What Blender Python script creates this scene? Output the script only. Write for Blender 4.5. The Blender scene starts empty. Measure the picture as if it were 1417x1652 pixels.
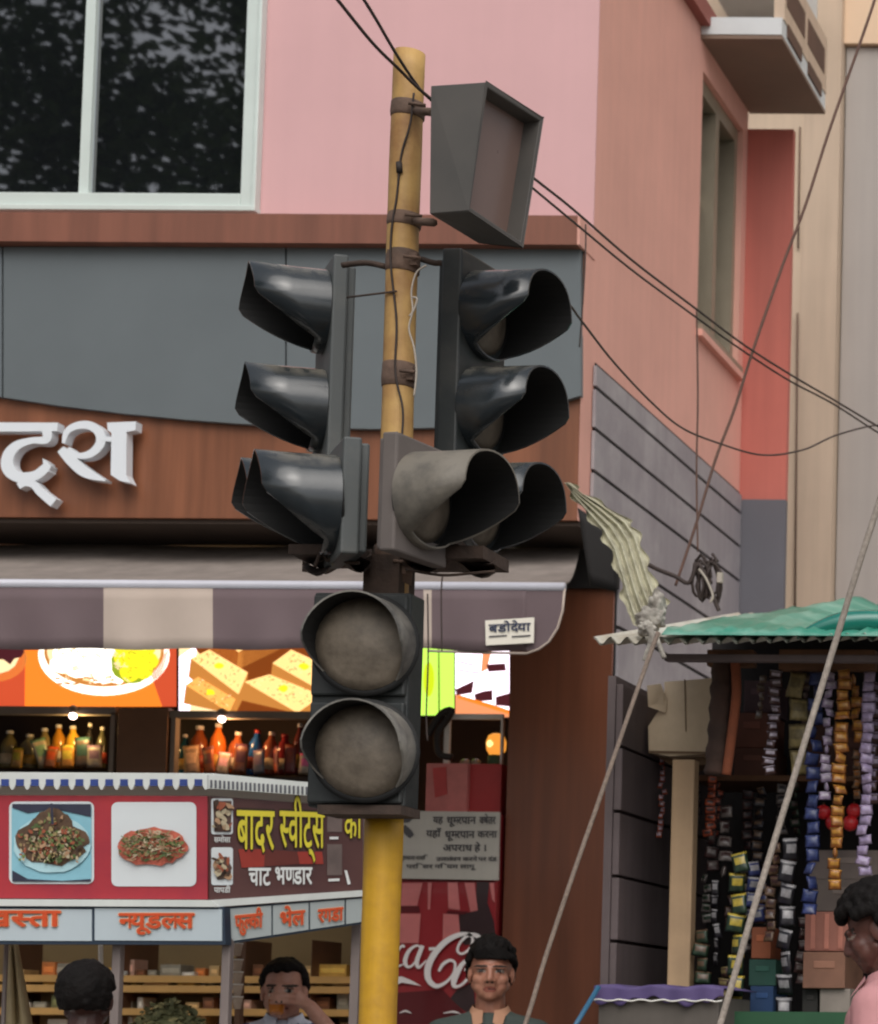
import bpy, bmesh, math, random
from mathutils import Vector, Matrix, noise
SC = bpy.context.scene
COL = SC.collection
V = Vector
R = math.radians
random.seed(7)

# ------------------------------------------------------------------ camera, world, sun, exposure
F_PX, PX0, PY0 = 3600.0, 2200.0, 1480.0          # focal length and principal point, in photo pixels
PHI = math.atan(0.061); ROLL = R(0.35)
CAM = V((0, 0, 1.45))
_r, _u, _f = V((1, 0, 0)), V((0, -math.sin(PHI), math.cos(PHI))), V((0, math.cos(PHI), math.sin(PHI)))
AX = _r * math.cos(ROLL) + _u * math.sin(ROLL)
AY = _u * math.cos(ROLL) - _r * math.sin(ROLL)
cd = bpy.data.cameras.new('camera'); cam = bpy.data.objects.new('camera', cd); COL.objects.link(cam)
m = Matrix((AX, AY, -_f)).transposed().to_4x4(); m.translation = CAM; cam.matrix_world = m
cd.sensor_width = 36; cd.lens = F_PX / 1652 * 36
cd.shift_x = (708.5 - PX0) / 1652; cd.shift_y = (PY0 - 826) / 1652
cd.clip_start = 0.1; cd.clip_end = 500
cd.dof.use_dof = True; cd.dof.focus_distance = 6.3; cd.dof.aperture_fstop = 5.6
SC.camera = cam

w = bpy.data.worlds.new('World'); SC.world = w; w.use_nodes = True
nt = w.node_tree; bg = nt.nodes['Background']
sky = nt.nodes.new('ShaderNodeTexSky'); sky.sky_type = 'NISHITA'; sky.sun_disc = False
SUN_EL, SUN_AZ = R(48), R(160)                    # azimuth clockwise from +Y: behind the camera, a little to its right
sky.sun_elevation = SUN_EL; sky.sun_rotation = SUN_AZ; sky.dust_density = 4.0; sky.air_density = 1.0
hs = nt.nodes.new('ShaderNodeHueSaturation'); hs.inputs['Saturation'].default_value = 0.35
nt.links.new(sky.outputs[0], hs.inputs['Color']); nt.links.new(hs.outputs[0], bg.inputs[0])
bg.inputs[1].default_value = 0.1
sl = bpy.data.lights.new('sun', 'SUN'); so = bpy.data.objects.new('sun', sl); COL.objects.link(so)
sl.energy = 0.9; sl.angle = R(60); sl.color = (1, 0.96, 0.9)
sdir = V((math.sin(SUN_AZ) * math.cos(SUN_EL), math.cos(SUN_AZ) * math.cos(SUN_EL), math.sin(SUN_EL)))
so.rotation_euler = sdir.to_track_quat('Z', 'Y').to_euler(); so.location = (2, -6, 14)
SC.view_settings.view_transform = 'Standard'; SC.view_settings.look = 'None'
SC.view_settings.gamma = 1; SC.view_settings.exposure = 0.42
SC.cycles.filter_width = 2.1

# ------------------------------------------------------------------ helpers
def ray(px, py):
    return _f + AX * ((px - PX0) / F_PX) + AY * ((PY0 - py) / F_PX)
def at(px, py, Y):
    d = ray(px, py); return CAM + d * (Y / d.y)
def onx(px, py, X):
    d = ray(px, py); return CAM + d * (X / d.x)
def pxs(n, Y): return n * Y / F_PX                # pixels to metres at a distance

def lin(c):
    return tuple(((x / 255) / 12.92 if x / 255 <= .04045 else ((x / 255 + .055) / 1.055) ** 2.4) for x in c)
MATS = {}
def M(name, rgb=None, rough=.6, noise_amt=.12, scale=6, bump=0.0, metal=0, spec=.5, streak=0, emit=0, rgb2=None, stretch=(1, 1, 1), coat=0, lo=.35, hi=.65, bscale=None, raw=False):
    if name in MATS: return MATS[name]
    mt = bpy.data.materials.new(name); mt.use_nodes = True; MATS[name] = mt
    n = mt.node_tree.nodes; l = mt.node_tree.links; b = n['Principled BSDF']
    c = rgb if raw else lin(rgb)
    b.inputs['Roughness'].default_value = rough; b.inputs['Metallic'].default_value = metal
    b.inputs['Specular IOR Level'].default_value = spec
    b.inputs['Coat Weight'].default_value = coat
    b.inputs['Base Color'].default_value = (*c, 1)
    if emit:
        b.inputs['Emission Color'].default_value = (*c, 1); b.inputs['Emission Strength'].default_value = emit
        b.inputs['Base Color'].default_value = (*[x * .4 for x in c], 1)
        return mt
    if noise_amt or rgb2:
        tc = n.new('ShaderNodeTexCoord'); mp = n.new('ShaderNodeMapping'); l.new(tc.outputs['Object'], mp.inputs[0])
        mp.inputs['Scale'].default_value = stretch
        nz = n.new('ShaderNodeTexNoise'); nz.inputs['Scale'].default_value = scale; nz.inputs['Detail'].default_value = 7
        nz.inputs['Roughness'].default_value = .62
        l.new(mp.outputs[0], nz.inputs[0])
        cr = n.new('ShaderNodeValToRGB'); l.new(nz.outputs[0], cr.inputs[0])
        c2 = (lin(rgb2) if not raw else rgb2) if rgb2 else tuple(x * (1 + noise_amt) for x in c)
        c1 = c if rgb2 else tuple(x * (1 - noise_amt) for x in c)
        cr.color_ramp.elements[0].color = (*c1, 1); cr.color_ramp.elements[1].color = (*c2, 1)
        cr.color_ramp.elements[0].position = lo; cr.color_ramp.elements[1].position = hi
        out = cr.outputs[0]
        if streak:
            mp2 = n.new('ShaderNodeMapping'); l.new(tc.outputs['Object'], mp2.inputs[0]); mp2.inputs['Scale'].default_value = (9, 9, .5)
            n2 = n.new('ShaderNodeTexNoise'); n2.inputs['Scale'].default_value = 2.0; n2.inputs['Detail'].default_value = 5
            l.new(mp2.outputs[0], n2.inputs[0])
            mr = n.new('ShaderNodeMapRange'); l.new(n2.outputs[0], mr.inputs[0])
            mr.inputs[1].default_value = .3; mr.inputs[2].default_value = .75; mr.inputs[3].default_value = 1; mr.inputs[4].default_value = 1 - streak
            mx = n.new('ShaderNodeMix'); mx.data_type = 'RGBA'; mx.blend_type = 'MULTIPLY'; mx.inputs[0].default_value = 1
            l.new(out, mx.inputs[6]); l.new(mr.outputs[0], mx.inputs[7]); out = mx.outputs[2]
        l.new(out, b.inputs['Base Color'])
        rr = n.new('ShaderNodeMapRange'); l.new(nz.outputs[0], rr.inputs[0])
        rr.inputs[3].default_value = max(0, rough - .08); rr.inputs[4].default_value = min(1, rough + .1)
        l.new(rr.outputs[0], b.inputs['Roughness'])
    if bump:
        tc = n.new('ShaderNodeTexCoord'); nb = n.new('ShaderNodeTexNoise'); nb.inputs['Scale'].default_value = bscale or scale * 4; nb.inputs['Detail'].default_value = 5
        l.new(tc.outputs['Object'], nb.inputs[0]); bp = n.new('ShaderNodeBump'); bp.inputs['Strength'].default_value = bump; bp.inputs['Distance'].default_value = .01
        l.new(nb.outputs[0], bp.inputs['Height']); l.new(bp.outputs[0], b.inputs['Normal'])
    return mt

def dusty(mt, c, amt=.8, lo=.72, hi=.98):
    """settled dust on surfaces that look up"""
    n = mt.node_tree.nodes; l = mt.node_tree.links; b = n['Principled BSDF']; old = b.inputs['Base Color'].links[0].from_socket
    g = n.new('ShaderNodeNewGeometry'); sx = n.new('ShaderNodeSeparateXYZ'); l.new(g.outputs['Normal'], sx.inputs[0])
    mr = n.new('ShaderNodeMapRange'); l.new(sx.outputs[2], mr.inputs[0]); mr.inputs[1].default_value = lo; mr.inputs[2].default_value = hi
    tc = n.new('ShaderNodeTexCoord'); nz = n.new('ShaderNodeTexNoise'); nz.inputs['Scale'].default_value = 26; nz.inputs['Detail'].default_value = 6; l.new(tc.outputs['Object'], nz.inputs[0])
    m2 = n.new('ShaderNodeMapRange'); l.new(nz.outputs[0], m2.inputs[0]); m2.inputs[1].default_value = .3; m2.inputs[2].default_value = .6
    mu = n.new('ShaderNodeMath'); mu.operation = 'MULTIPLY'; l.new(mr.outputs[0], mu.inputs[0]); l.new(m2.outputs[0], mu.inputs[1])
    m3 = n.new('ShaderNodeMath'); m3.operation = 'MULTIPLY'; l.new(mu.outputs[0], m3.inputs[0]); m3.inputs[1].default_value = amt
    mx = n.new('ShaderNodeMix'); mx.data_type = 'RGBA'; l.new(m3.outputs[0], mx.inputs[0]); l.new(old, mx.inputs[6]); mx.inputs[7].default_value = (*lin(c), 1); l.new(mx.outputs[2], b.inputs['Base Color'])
ORG = {}
class MB:
    """collects faces; every face keeps its material"""
    def __init__(s, mat): s.v = []; s.f = []; s.m = []; s.mats = []; s.sm = []; s.use(mat)
    def use(s, mat):
        if mat not in s.mats: s.mats.append(mat)
        s.c = s.mats.index(mat); return s
    def face(s, pts, smooth=False):
        i = len(s.v); s.v += [V(p) for p in pts]; s.f.append(list(range(i, i + len(pts)))); s.m.append(s.c); s.sm.append(smooth)
    def raw(s, vs, fs, smooth=False):
        i = len(s.v); s.v += [V(p) for p in vs]
        for f in fs: s.f.append([k + i for k in f]); s.m.append(s.c); s.sm.append(smooth)
    def hexa(s, p):      # 8 points: bottom loop 0-3, top loop 4-7
        s.raw(p, [(3, 2, 1, 0), (4, 5, 6, 7), (0, 1, 5, 4), (1, 2, 6, 5), (2, 3, 7, 6), (3, 0, 4, 7)])
    def box(s, a, b, rz=0, c=None):
        x0, y0, z0 = (min(a[i], b[i]) for i in range(3)); x1, y1, z1 = (max(a[i], b[i]) for i in range(3))
        p = [V((x0, y0, z0)), V((x1, y0, z0)), V((x1, y1, z0)), V((x0, y1, z0)), V((x0, y0, z1)), V((x1, y0, z1)), V((x1, y1, z1)), V((x0, y1, z1))]
        if rz:
            o = V(c) if c else (p[0] + p[6]) / 2; rm = Matrix.Rotation(rz, 3, 'Z'); p = [o + rm @ (q - o) for q in p]
        s.hexa(p)
    def obox(s, o, ax, ay, az, hx, hy, hz):   # oriented box about o
        p = []
        for z in (-1, 1):
            for x, y in ((-1, -1), (1, -1), (1, 1), (-1, 1)): p.append(V(o) + ax * hx * x + ay * hy * y + az * hz * z)
        s.hexa(p)
    def prism(s, pts, d):
        n = len(pts); P = [V(p) for p in pts]; Q = [p + V(d) for p in P]
        s.raw(P + Q, [list(range(n))[::-1], [n + k for k in range(n)]] + [(k, (k + 1) % n, n + (k + 1) % n, n + k) for k in range(n)])
    def ppoly(s, pix, Y, th=0.0):             # polygon of photo pixels on the vertical plane Y
        P = [at(x, y, Y) for x, y in pix]
        if th: s.prism(P, (0, th, 0))
        else: s.face(P)
    def pbox(s, x0, y0, x1, y1, Y, th, ):       # upright box whose front shows at these pixels
        a = at(x0, y1, Y); b = at(x1, y0, Y)
        s.box(a, (b.x, Y + th, b.z))
    def tube(s, pts, r, n=8, caps=True, smooth=True):
        P = [V(p) for p in pts]; k = len(P); rr = r if isinstance(r, (list, tuple)) else [r] * k
        vs = []; fs = []; prev = None
        for i, p in enumerate(P):
            t = (P[min(i + 1, k - 1)] - P[max(i - 1, 0)])
            t = t.normalized() if t.length > 1e-9 else V((0, 0, 1))
            if prev is None: a = t.orthogonal().normalized()
            else:
                a = prev - t * prev.dot(t); a = a.normalized() if a.length > 1e-6 else t.orthogonal().normalized()
            prev = a; b = t.cross(a)
            for j in range(n):
                an = 2 * math.pi * j / n; vs.append(p + (a * math.cos(an) + b * math.sin(an)) * rr[i])
        for i in range(k - 1):
            for j in range(n): fs.append((i * n + j, i * n + (j + 1) % n, (i + 1) * n + (j + 1) % n, (i + 1) * n + j))
        if caps: fs.append(tuple(range(n))[::-1]); fs.append(tuple((k - 1) * n + j for j in range(n)))
        s.raw(vs, fs, smooth)
    def lathe(s, o, prof, n=14, axis=V((0, 0, 1)), smooth=True):
        ax = V(axis).normalized(); a = ax.orthogonal().normalized(); b = ax.cross(a); vs = []; fs = []
        for r, h in prof:
            for j in range(n):
                an = 2 * math.pi * j / n; vs.append(V(o) + ax * h + (a * math.cos(an) + b * math.sin(an)) * max(r, 1e-4))
        for i in range(len(prof) - 1):
            for j in range(n): fs.append((i * n + j, i * n + (j + 1) % n, (i + 1) * n + (j + 1) % n, (i + 1) * n + j))
        fs.append(tuple(range(n))[::-1]); fs.append(tuple((len(prof) - 1) * n + j for j in range(n)))
        s.raw(vs, fs, smooth)
    def ell(s, c, r, nu=16, nv=10, rot=None):
        vs = []; fs = []; r = (r, r, r) if not isinstance(r, (tuple, list)) else r
        for i in range(nv + 1):
            th = math.pi * i / nv
            for j in range(nu):
                ph = 2 * math.pi * j / nu; p = V((r[0] * math.sin(th) * math.cos(ph), r[1] * math.sin(th) * math.sin(ph), r[2] * math.cos(th)))
                if rot: p = rot @ p
                vs.append(V(c) + p)
        for i in range(nv):
            for j in range(nu): fs.append((i * nu + j, (i + 1) * nu + j, (i + 1) * nu + (j + 1) % nu, i * nu + (j + 1) % nu))
        s.raw(vs, fs, True)
    def cap(s, a, b, r0, r1):
        a, b = V(a), V(b); s.tube([a, b], [r0, r1], 12); s.ell(a, r0, 12, 8); s.ell(b, r1, 12, 8)
    def grid(s, fn, nu, nv, smooth=True):
        vs = [fn(i / nu, j / nv) for j in range(nv + 1) for i in range(nu + 1)]
        s.raw(vs, [(j * (nu + 1) + i, j * (nu + 1) + i + 1, (j + 1) * (nu + 1) + i + 1, (j + 1) * (nu + 1) + i) for j in range(nv) for i in range(nu)], smooth)
    def mesh(s, name, org=V((0, 0, 0))):
        me = bpy.data.meshes.new(name)
        me.from_pydata([tuple(p - org) for p in s.v], [], s.f)
        for mt in s.mats: me.materials.append(mt)
        me.polygons.foreach_set('material_index', s.m); me.polygons.foreach_set('use_smooth', s.sm)
        bm = bmesh.new(); bm.from_mesh(me); bmesh.ops.remove_doubles(bm, verts=bm.verts, dist=1e-6)
        bm.to_mesh(me); bm.free(); me.update(); return me
    def build(s, name, parent=None, bevel=0, shade=None):
        if parent is not None: org = ORG[parent]
        else:
            xs = [p.x for p in s.v]; ys = [p.y for p in s.v]; zs = [p.z for p in s.v]
            org = V(((min(xs) + max(xs)) / 2, (min(ys) + max(ys)) / 2, min(zs)))
        ob = bpy.data.objects.new(name, s.mesh(name, org)); COL.objects.link(ob); ORG[ob] = org
        if parent is not None: ob.parent = parent
        else: ob.location = org
        if bevel:
            bv = ob.modifiers.new('bevel', 'BEVEL'); bv.width = bevel; bv.segments = 2; bv.limit_method = 'ANGLE'
        return ob

def tag(o, label=None, cat=None, group=None, kind=None):
    if label: o['label'] = label
    if cat: o['category'] = cat
    if group: o['group'] = group
    if kind: o['kind'] = kind
    return o
def thing(name, label, cat, loc, group=None):
    o = bpy.data.objects.new(name, None); COL.objects.link(o); o.location = loc; o.empty_display_size = .1; ORG[o] = V(loc)
    return tag(o, label, cat, group)
def dup(root, loc, label, group=None):
    r = root.copy(); COL.objects.link(r); r.location = loc; r['label'] = label; ORG[r] = V(loc)
    if group: r['group'] = group
    for ch in list(root.children):
        c = ch.copy(); COL.objects.link(c); c.parent = r
        for g in ch.children:
            d = g.copy(); COL.objects.link(d); d.parent = c
    return r

def catmull(P, n=10):
    P = [V(p) for p in P]; out = []
    for i in range(len(P) - 1):
        p0 = P[max(i - 1, 0)]; p1 = P[i]; p2 = P[i + 1]; p3 = P[min(i + 2, len(P) - 1)]
        for k in range(n):
            t = k / n
            out.append(.5 * ((2 * p1) + (p2 - p0) * t + (2 * p0 - 5 * p1 + 4 * p2 - p3) * t * t + (3 * p1 - p0 - 3 * p2 + p3) * t ** 3))
    out.append(P[-1]); return out

# ---- writing: glyph outlines of the built-in font, laid out by hand so that half letters can be cut
GL = {}
def glyph(ch, off):
    k = (ch, off)
    if k not in GL:
        c = bpy.data.curves.new('glyph', 'FONT'); c.body = ch; c.size = 1; c.offset = off; c.resolution_u = 4
        o = bpy.data.objects.new('glyph', c); COL.objects.link(o)
        dg = bpy.context.evaluated_depsgraph_get(); dg.update()
        me = bpy.data.meshes.new_from_object(o.evaluated_get(dg), depsgraph=dg)
        GL[k] = me; bpy.data.objects.remove(o); bpy.data.curves.remove(c)
    return GL[k]
def layout(items, off=.0):
    """items: letters; ('x',1) = half letter, ('x',2,dx,dy) = mark shifted back by dx. Returns verts (x,y), faces, width"""
    pen = 0; vs = []; fs = []
    for it in items:
        ch, mode = (it[0], it[1]) if isinstance(it, tuple) else (it, 0)
        if ch == ' ': pen += .22; continue
        bm = bmesh.new(); bm.from_mesh(glyph(ch, off)); ref = glyph(ch, 0.0)
        xm = max([v.co.x for v in ref.vertices] or [.3])
        dx = dy = 0; adv = xm
        if mode == 1:
            cut = xm - (it[2] if len(it) > 2 else .17)
            bmesh.ops.bisect_plane(bm, geom=bm.verts[:] + bm.edges[:] + bm.faces[:], plane_co=(cut, 0, 0), plane_no=(1, 0, 0), clear_outer=True); adv = cut
        if mode == 2: dx, dy = it[2], it[3]; adv = 0
        base = len(vs); bm.verts.index_update()
        vs += [(v.co.x + pen + dx, v.co.y + dy) for v in bm.verts]; fs += [[v.index + base for v in f.verts] for f in bm.faces]
        bm.free(); pen += adv
    return vs, fs, pen
def write(mb, items, fn, off=.0, th=None, top=.622):
    """fn(u, v) -> world point, u 0..1 along the line, v 0 at the head line's top and 1 at the base line; off = boldness (the outline is laid again around itself)"""
    vs, fs, W = layout(items)
    ring = [(0, 0)] + ([(off * math.cos(k * math.pi / 4), off * math.sin(k * math.pi / 4)) for k in range(8)] if off else [])
    for q, (dx, dy) in enumerate(ring):
        sh = V((0, -.0003 * q, 0))
        P = [fn((x + dx) / W, 1 - (y + dy) / top) + sh for x, y in vs]
        mb.raw(P, fs)
def pixfn(x0, y0, x1, y1, Y, dy=0):
    return lambda u, v: at(x0 + (x1 - x0) * u, y0 + (y1 - y0) * v + dy * u, Y)
def blob(mb, cx, cy, rx, ry, fn, n=18, jit=.0, a0=0):
    pts = []
    for k in range(n):
        a = 2 * math.pi * k / n; q = 1 + random.uniform(-jit, jit)
        x, y = rx * q * math.cos(a), ry * q * math.sin(a)
        pts.append(fn(cx + x * math.cos(a0) - y * math.sin(a0), cy + x * math.sin(a0) + y * math.cos(a0)))
    mb.face(pts)
def ribbon(mb, pts, wid, fn, n=8):
    """brush stroke through 2-d points with widths"""
    P = catmull([V((x, y, wd)) for (x, y), wd in zip(pts, wid)], n)
    L = []; Rr = []
    for i, p in enumerate(P):
        t = P[min(i + 1, len(P) - 1)] - P[max(i - 1, 0)]; t = V((t.x, t.y)); t = t.normalized() if t.length else V((1, 0))
        h = max(p.z, .2) / 2; L.append(fn(p.x - t.y * h, p.y + t.x * h)); Rr.append(fn(p.x + t.y * h, p.y - t.x * h))
    k = len(P)
    mb.raw(L + Rr, [(i, i + 1, k + i + 1, k + i) for i in range(k - 1)])

def solid(mb, polys, fn, th):
    """flat outlines in 2-d made into solid pieces of thickness th (backwards)"""
    for P in polys: mb.prism([fn(x, y) for x, y in P], (0, th, 0))
def ribbon_poly(pts, wid, n=7):
    P = catmull([V((x, y, wd)) for (x, y), wd in zip(pts, wid)], n); L = []; Rr = []
    for i, p in enumerate(P):
        t = P[min(i + 1, len(P) - 1)] - P[max(i - 1, 0)]; t = V((t.x, t.y)); t = t.normalized() if t.length else V((1, 0)); h = max(p.z, .2) / 2
        L.append((p.x - t.y * h, p.y + t.x * h)); Rr.append((p.x + t.y * h, p.y - t.x * h))
    return L, Rr
def solid_ribbon(mb, pts, wid, fn, th, q=0):
    L, Rr = ribbon_poly(pts, wid); d = V((0, th, 0)); sh = V((0, -.0004 * q, 0))
    A = [fn(*p) + sh for p in L]; B = [fn(*p) + sh for p in Rr]; k = len(A); C = [p + d for p in A]; D = [p + d for p in B]
    f = []
    for i in range(k - 1): f += [(i, i + 1, k + i + 1, k + i), (i, 2 * k + i, 2 * k + i + 1, i + 1), (k + i, k + i + 1, 3 * k + i + 1, 3 * k + i), (2 * k + i, 3 * k + i, 3 * k + i + 1, 2 * k + i + 1)]
    f += [(0, k, 3 * k, 2 * k), (k - 1, 3 * k - 1, 4 * k - 1, 2 * k - 1)]
    mb.raw(A + B + C + D, f)
# ------------------------------------------------------------------ materials
m_pink = M('pink paint', (216, 171, 172), .7, .035, 1.3, bump=.06, streak=.03)
m_side = M('salmon pink paint', (222, 166, 151), .75, .06, 1.6, bump=.08, streak=.06)
m_red = M('deep salmon paint', (190, 108, 96), .75, .05, 2, bump=.08, streak=.12)
m_dado = M('grey blue paint', (100, 99, 106), .7, .06, 3)
m_panel = M('brown laminate', (134, 84, 66), .5, .14, 2.2, streak=.25, stretch=(3, 3, .4))
m_wood = M('orange brown laminate', (133, 82, 55), .42, .18, 2.0, streak=.28, stretch=(4, 4, .35))
m_dwood = M('dark brown laminate', (116, 66, 42), .45, .15, 2.0, streak=.3, stretch=(4, 4, .35))
m_grey = M('grey composite panel', (101, 108, 111), .42, .05, 1.5)
m_white = M('white enamel', (205, 216, 212), .4, .04, 3)
m_upvc = M('white window frame', (208, 219, 214), .35, .03, 4)
m_letter = M('white acrylic letter', (226, 231, 236), .3, 0)
m_lside = M('letter edge', (120, 90, 80), .5, 0)
m_glass = M('dark tinted glass', (.008, .009, .011), .015, 0, spec=.75, raw=True); m_glass.node_tree.nodes['Principled BSDF'].inputs['IOR'].default_value = 2.3
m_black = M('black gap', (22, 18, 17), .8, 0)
m_soffit = M('dark soffit', (66, 54, 46), .85, .15, 5)
m_gboard = M('worn grey board', (152, 145, 149), .7, .1, 2.4, rgb2=(178, 172, 173), bump=.1, lo=.45, hi=.72, streak=.12)
m_cream = M('cream plaster', (212, 190, 166), .8, .06, 1.2, streak=.12)
m_tan = M('tan plaster', (202, 180, 158), .8, .06, 1.2, streak=.15)
m_lilac = M('pale grey plaster', (172, 164, 158), .8, .04, 1.0, streak=.08)
m_peach = M('peach plaster', (226, 196, 166), .8, .05, 1.0)
m_bluew = M('pale blue white plaster', (205, 209, 210), .8, .06, 4)
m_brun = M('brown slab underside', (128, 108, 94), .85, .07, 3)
m_slot = M('dark slot', (96, 72, 60), .9, .1, 5)
m_alu = M('aluminium window frame', (150, 140, 122), .45, .08, 5, metal=.3)
m_bglass = M('brown window glass', (62, 54, 46), .25, .1, 2, spec=.25)
m_canvT = M('grey awning canvas', (134, 124, 117), .8, .16, 9, bump=.25)
m_canvD = M('maroon grey awning canvas', (104, 88, 91), .75, .06, 3, bump=.1)
m_canvL = M('beige awning canvas', (182, 166, 154), .75, .05, 3, bump=.1)
m_pipe = M('white painted pipe', (190, 190, 200), .3, .05, 5)
m_asph = M('asphalt', (62, 61, 60), .9, .2, 14, bump=.4)
m_pave = M('concrete paving', (142, 136, 128), .85, .12, 5, bump=.2)
m_earth = M('dusty ground', (120, 108, 94), .95, .2, 3)
m_intr = M('shop interior brown', (112, 80, 58), .6, .15, 3)
m_pcream = M('printed cream', (232, 226, 212), .7, .03)
m_print = M('grey print', (84, 82, 84), .7, 0)
m_dprint = M('dark blue print', (52, 60, 84), .7, 0)

# ------------------------------------------------------------------ ground
b = MB(m_earth); b.face([(-120, -120, -.004), (120, -120, -.004), (120, 120, -.004), (-120, 120, -.004)]); tag(b.build('ground'), kind='structure')
b = MB(m_asph); b.box((-60, -6, -.4), (60, 5.2, .0)); tag(b.build('road'), kind='structure')
b = MB(m_pave); b.box((-60, 5.2, -.4), (60, 30, .14)); tag(b.build('pavement', bevel=.015), kind='structure')

# ------------------------------------------------------------------ the pink building
XC = at(958, 350, 9.6).x
Z_TOP = onx(1120, 25, XC).z
zl0 = at(500, 392, 9.42).z; zl1 = at(500, 345, 9.42).z
zf = at(500, 836, 9.5).z
bd = thing('shop_building', 'two storey pink building with a sweet shop on its ground floor', 'building', (XC - 3, 10.5, .14))
XL = -12.0
# front wall round the window
xw = at(421, 200, 9.6).x; zw = at(300, 339, 9.6).z; zwt = zw + 1.75; xwl = xw - 3.4
b = MB(m_pink)
b.box((xw, 9.6, zl1 - .2), (XC - .0005, 9.8, Z_TOP)); b.box((XL, 9.6, zl1 - .2), (xwl, 9.8, Z_TOP))
b.box((xwl, 9.6, zwt), (xw, 9.8, Z_TOP)); b.box((xwl, 9.603, zl1 - .2), (xw, 9.8, zw))
b.build('front_wall', bd)
# side wall with a window opening
y0 = (onx(1120, 525, XC).y + onx(1139, 125, XC).y) / 2; y1 = (onx(1189, 600, XC).y + onx(1201, 195, XC).y) / 2
z0 = onx(1120, 527, XC).z; z1 = onx(1140, 122, XC).z
YB = 11.95
b = MB(m_side)
b.box((XC - .2, 9.61, zf), (XC, y0, Z_TOP)); b.box((XC - .2, y1, zf), (XC, YB, Z_TOP))
b.box((XC - .2, y0, zf), (XC, y1, z0)); b.box((XC - .2, y0, z1), (XC, y1, Z_TOP)); b.box((XC - .2, 10.006, 0), (XC, YB, zf))
b.use(M('dark red trim', (150, 88, 80), .7, .1, 4)); b.box((XC - .2, 9.55, Z_TOP), (XC + .05, YB, Z_TOP + .1))
b.build('side_wall', bd)
sw = MB(m_bglass); sw.box((XC - .14, y0, z0), (XC - .12, y1, z1)); sw = sw.build('window', bd); sw['label'] = 'narrow brown glazed window on the side wall'
b = MB(m_alu)
for ya, yb in ((y0, y0 + .05), (y1 - .05, y1), ((y0 + y1) / 2 - .03, (y0 + y1) / 2 + .03)): b.box((XC - .12, ya, z0), (XC - .03, yb, z1))
b.box((XC - .121, y0, z0), (XC + .03, y1, z0 + .03)); b.box((XC - .121, y0, z1 - .08), (XC - .031, y1, z1))
b.use(m_pcream); b.box((XC - .11, y0 + .06, z1 - .58), (XC - .1, (y0 + y1) / 2 - .04, z1 - .53))
b.build('frame', sw)
b = MB(m_side); b.box((XC - .1, y0 - .02, z0 - .035), (XC + .035, y1 + .02, z0 - .001)); b.build('sill', sw)
# sun shade over the side window
xs = at(1265, 52, 11.1).x; ys0 = onx(1131, 60, XC).y; ys1 = y1 + .12; zs = onx(1131, 62, XC).z
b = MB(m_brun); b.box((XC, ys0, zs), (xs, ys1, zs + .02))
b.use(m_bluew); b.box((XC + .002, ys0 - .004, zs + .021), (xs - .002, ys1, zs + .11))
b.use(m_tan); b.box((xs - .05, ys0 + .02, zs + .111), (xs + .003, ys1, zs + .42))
b.use(m_slot)
n = 2
for k in range(2):
    ya = ys0 + .06 + k * (ys1 - ys0) * .47; yb = ya + (ys1 - ys0) * .40
    b.box((xs - .01, ya, zs + .20), (xs + .006, yb, zs + .34)); b.box((xs - .01, ya + .03, zs + .05), (xs + .0065, yb - .05, zs + .12))
b.build('sunshade', bd)
# end wall, dado
xr = at(1276, 400, YB).x
b = MB(m_red); b.box((XC - .199, YB + .001, 0), (xr, YB + .05, at(1240, 208, YB).z)); b.build('end_wall', bd)
b = MB(m_dado); b.box((XC + .001, YB - .004, 0), (xr + .003, YB + .04, at(1240, 806, YB).z)); b.build('dado', bd)
# grey boards on the side wall
gz = [onx(955, 586, XC).z, onx(951, 622, XC).z, onx(947, 687, XC).z, onx(946, 756, XC).z]
gz += [gz[3] - .31 * k for k in (1, 2, 3, 4, 5)]
b = MB(m_black); b.box((XC + .0005, 9.66, zf + .01), (XC + .006, 11.93, gz[0] + .012))
b.box((XC + .0005, 10.0, .2), (XC + .006, 11.93, zf + .008))
b.build('board_backing', bd)
for k in range(len(gz) - 1):
    hi_, lo_ = gz[k] - .006, gz[k + 1] + .012
    b = MB(m_gboard)
    if lo_ > zf: b.box((XC + .004, 9.64, lo_), (XC + .018, 11.93, hi_))
    elif hi_ < zf: b.box((XC + .004, 10.02, lo_), (XC + .018, 11.93, hi_))
    else: y_ = [(9.64, zf + .002), (11.93, zf + .002), (11.93, hi_), (9.64, hi_)]; b.box((XC + .004, 9.64, zf + .002), (XC + .018, 11.93, hi_)); b.box((XC + .004, 10.02, lo_), (XC + .018, 11.93, zf + .002))
    b.build('grey_board', bd)
# ledge and fascia body, soffit
xle = at(931, 370, 9.42).x
b = MB(m_panel); b.box((XL, 9.42, zl0), (xle, 9.62, zl1)); b.use(m_side); b.box((xle, 9.424, zl0 + .002), (xle + .012, 9.62, zl1 - .002)); b.build('ledge', bd)
b = MB(m_soffit); b.box((XL, 9.53, zf - .02), (XC - .005, 12.6, zf + .1)); b.build('soffit', bd)
b = MB(m_side); b.box((at(938, 600, 9.5).x, 9.5, zf), (XC + .001, 9.62, zl0 + .001)); b.build('corner_strip', bd)
xd = at(817, 1300, 10.0).x
b = MB(m_dwood); b.box((xd, 10.0, 0), (XC - .004, 10.2, zf - .021)); b.build('wood_panel', bd); b = MB(m_intr)
b.box((xd, 10.201, .14), (XC - .21, 12.5, zf - .021)); b.box((XL, 12.3, .14), (xd, 12.5, zf - .021)); b.box((XL - .2, 9.7, .14), (XL, 12.5, zf - .021)); b.box((XL, 9.8, .1), (xd, 12.5, .16))
b.build('interior_wall', bd)
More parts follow.
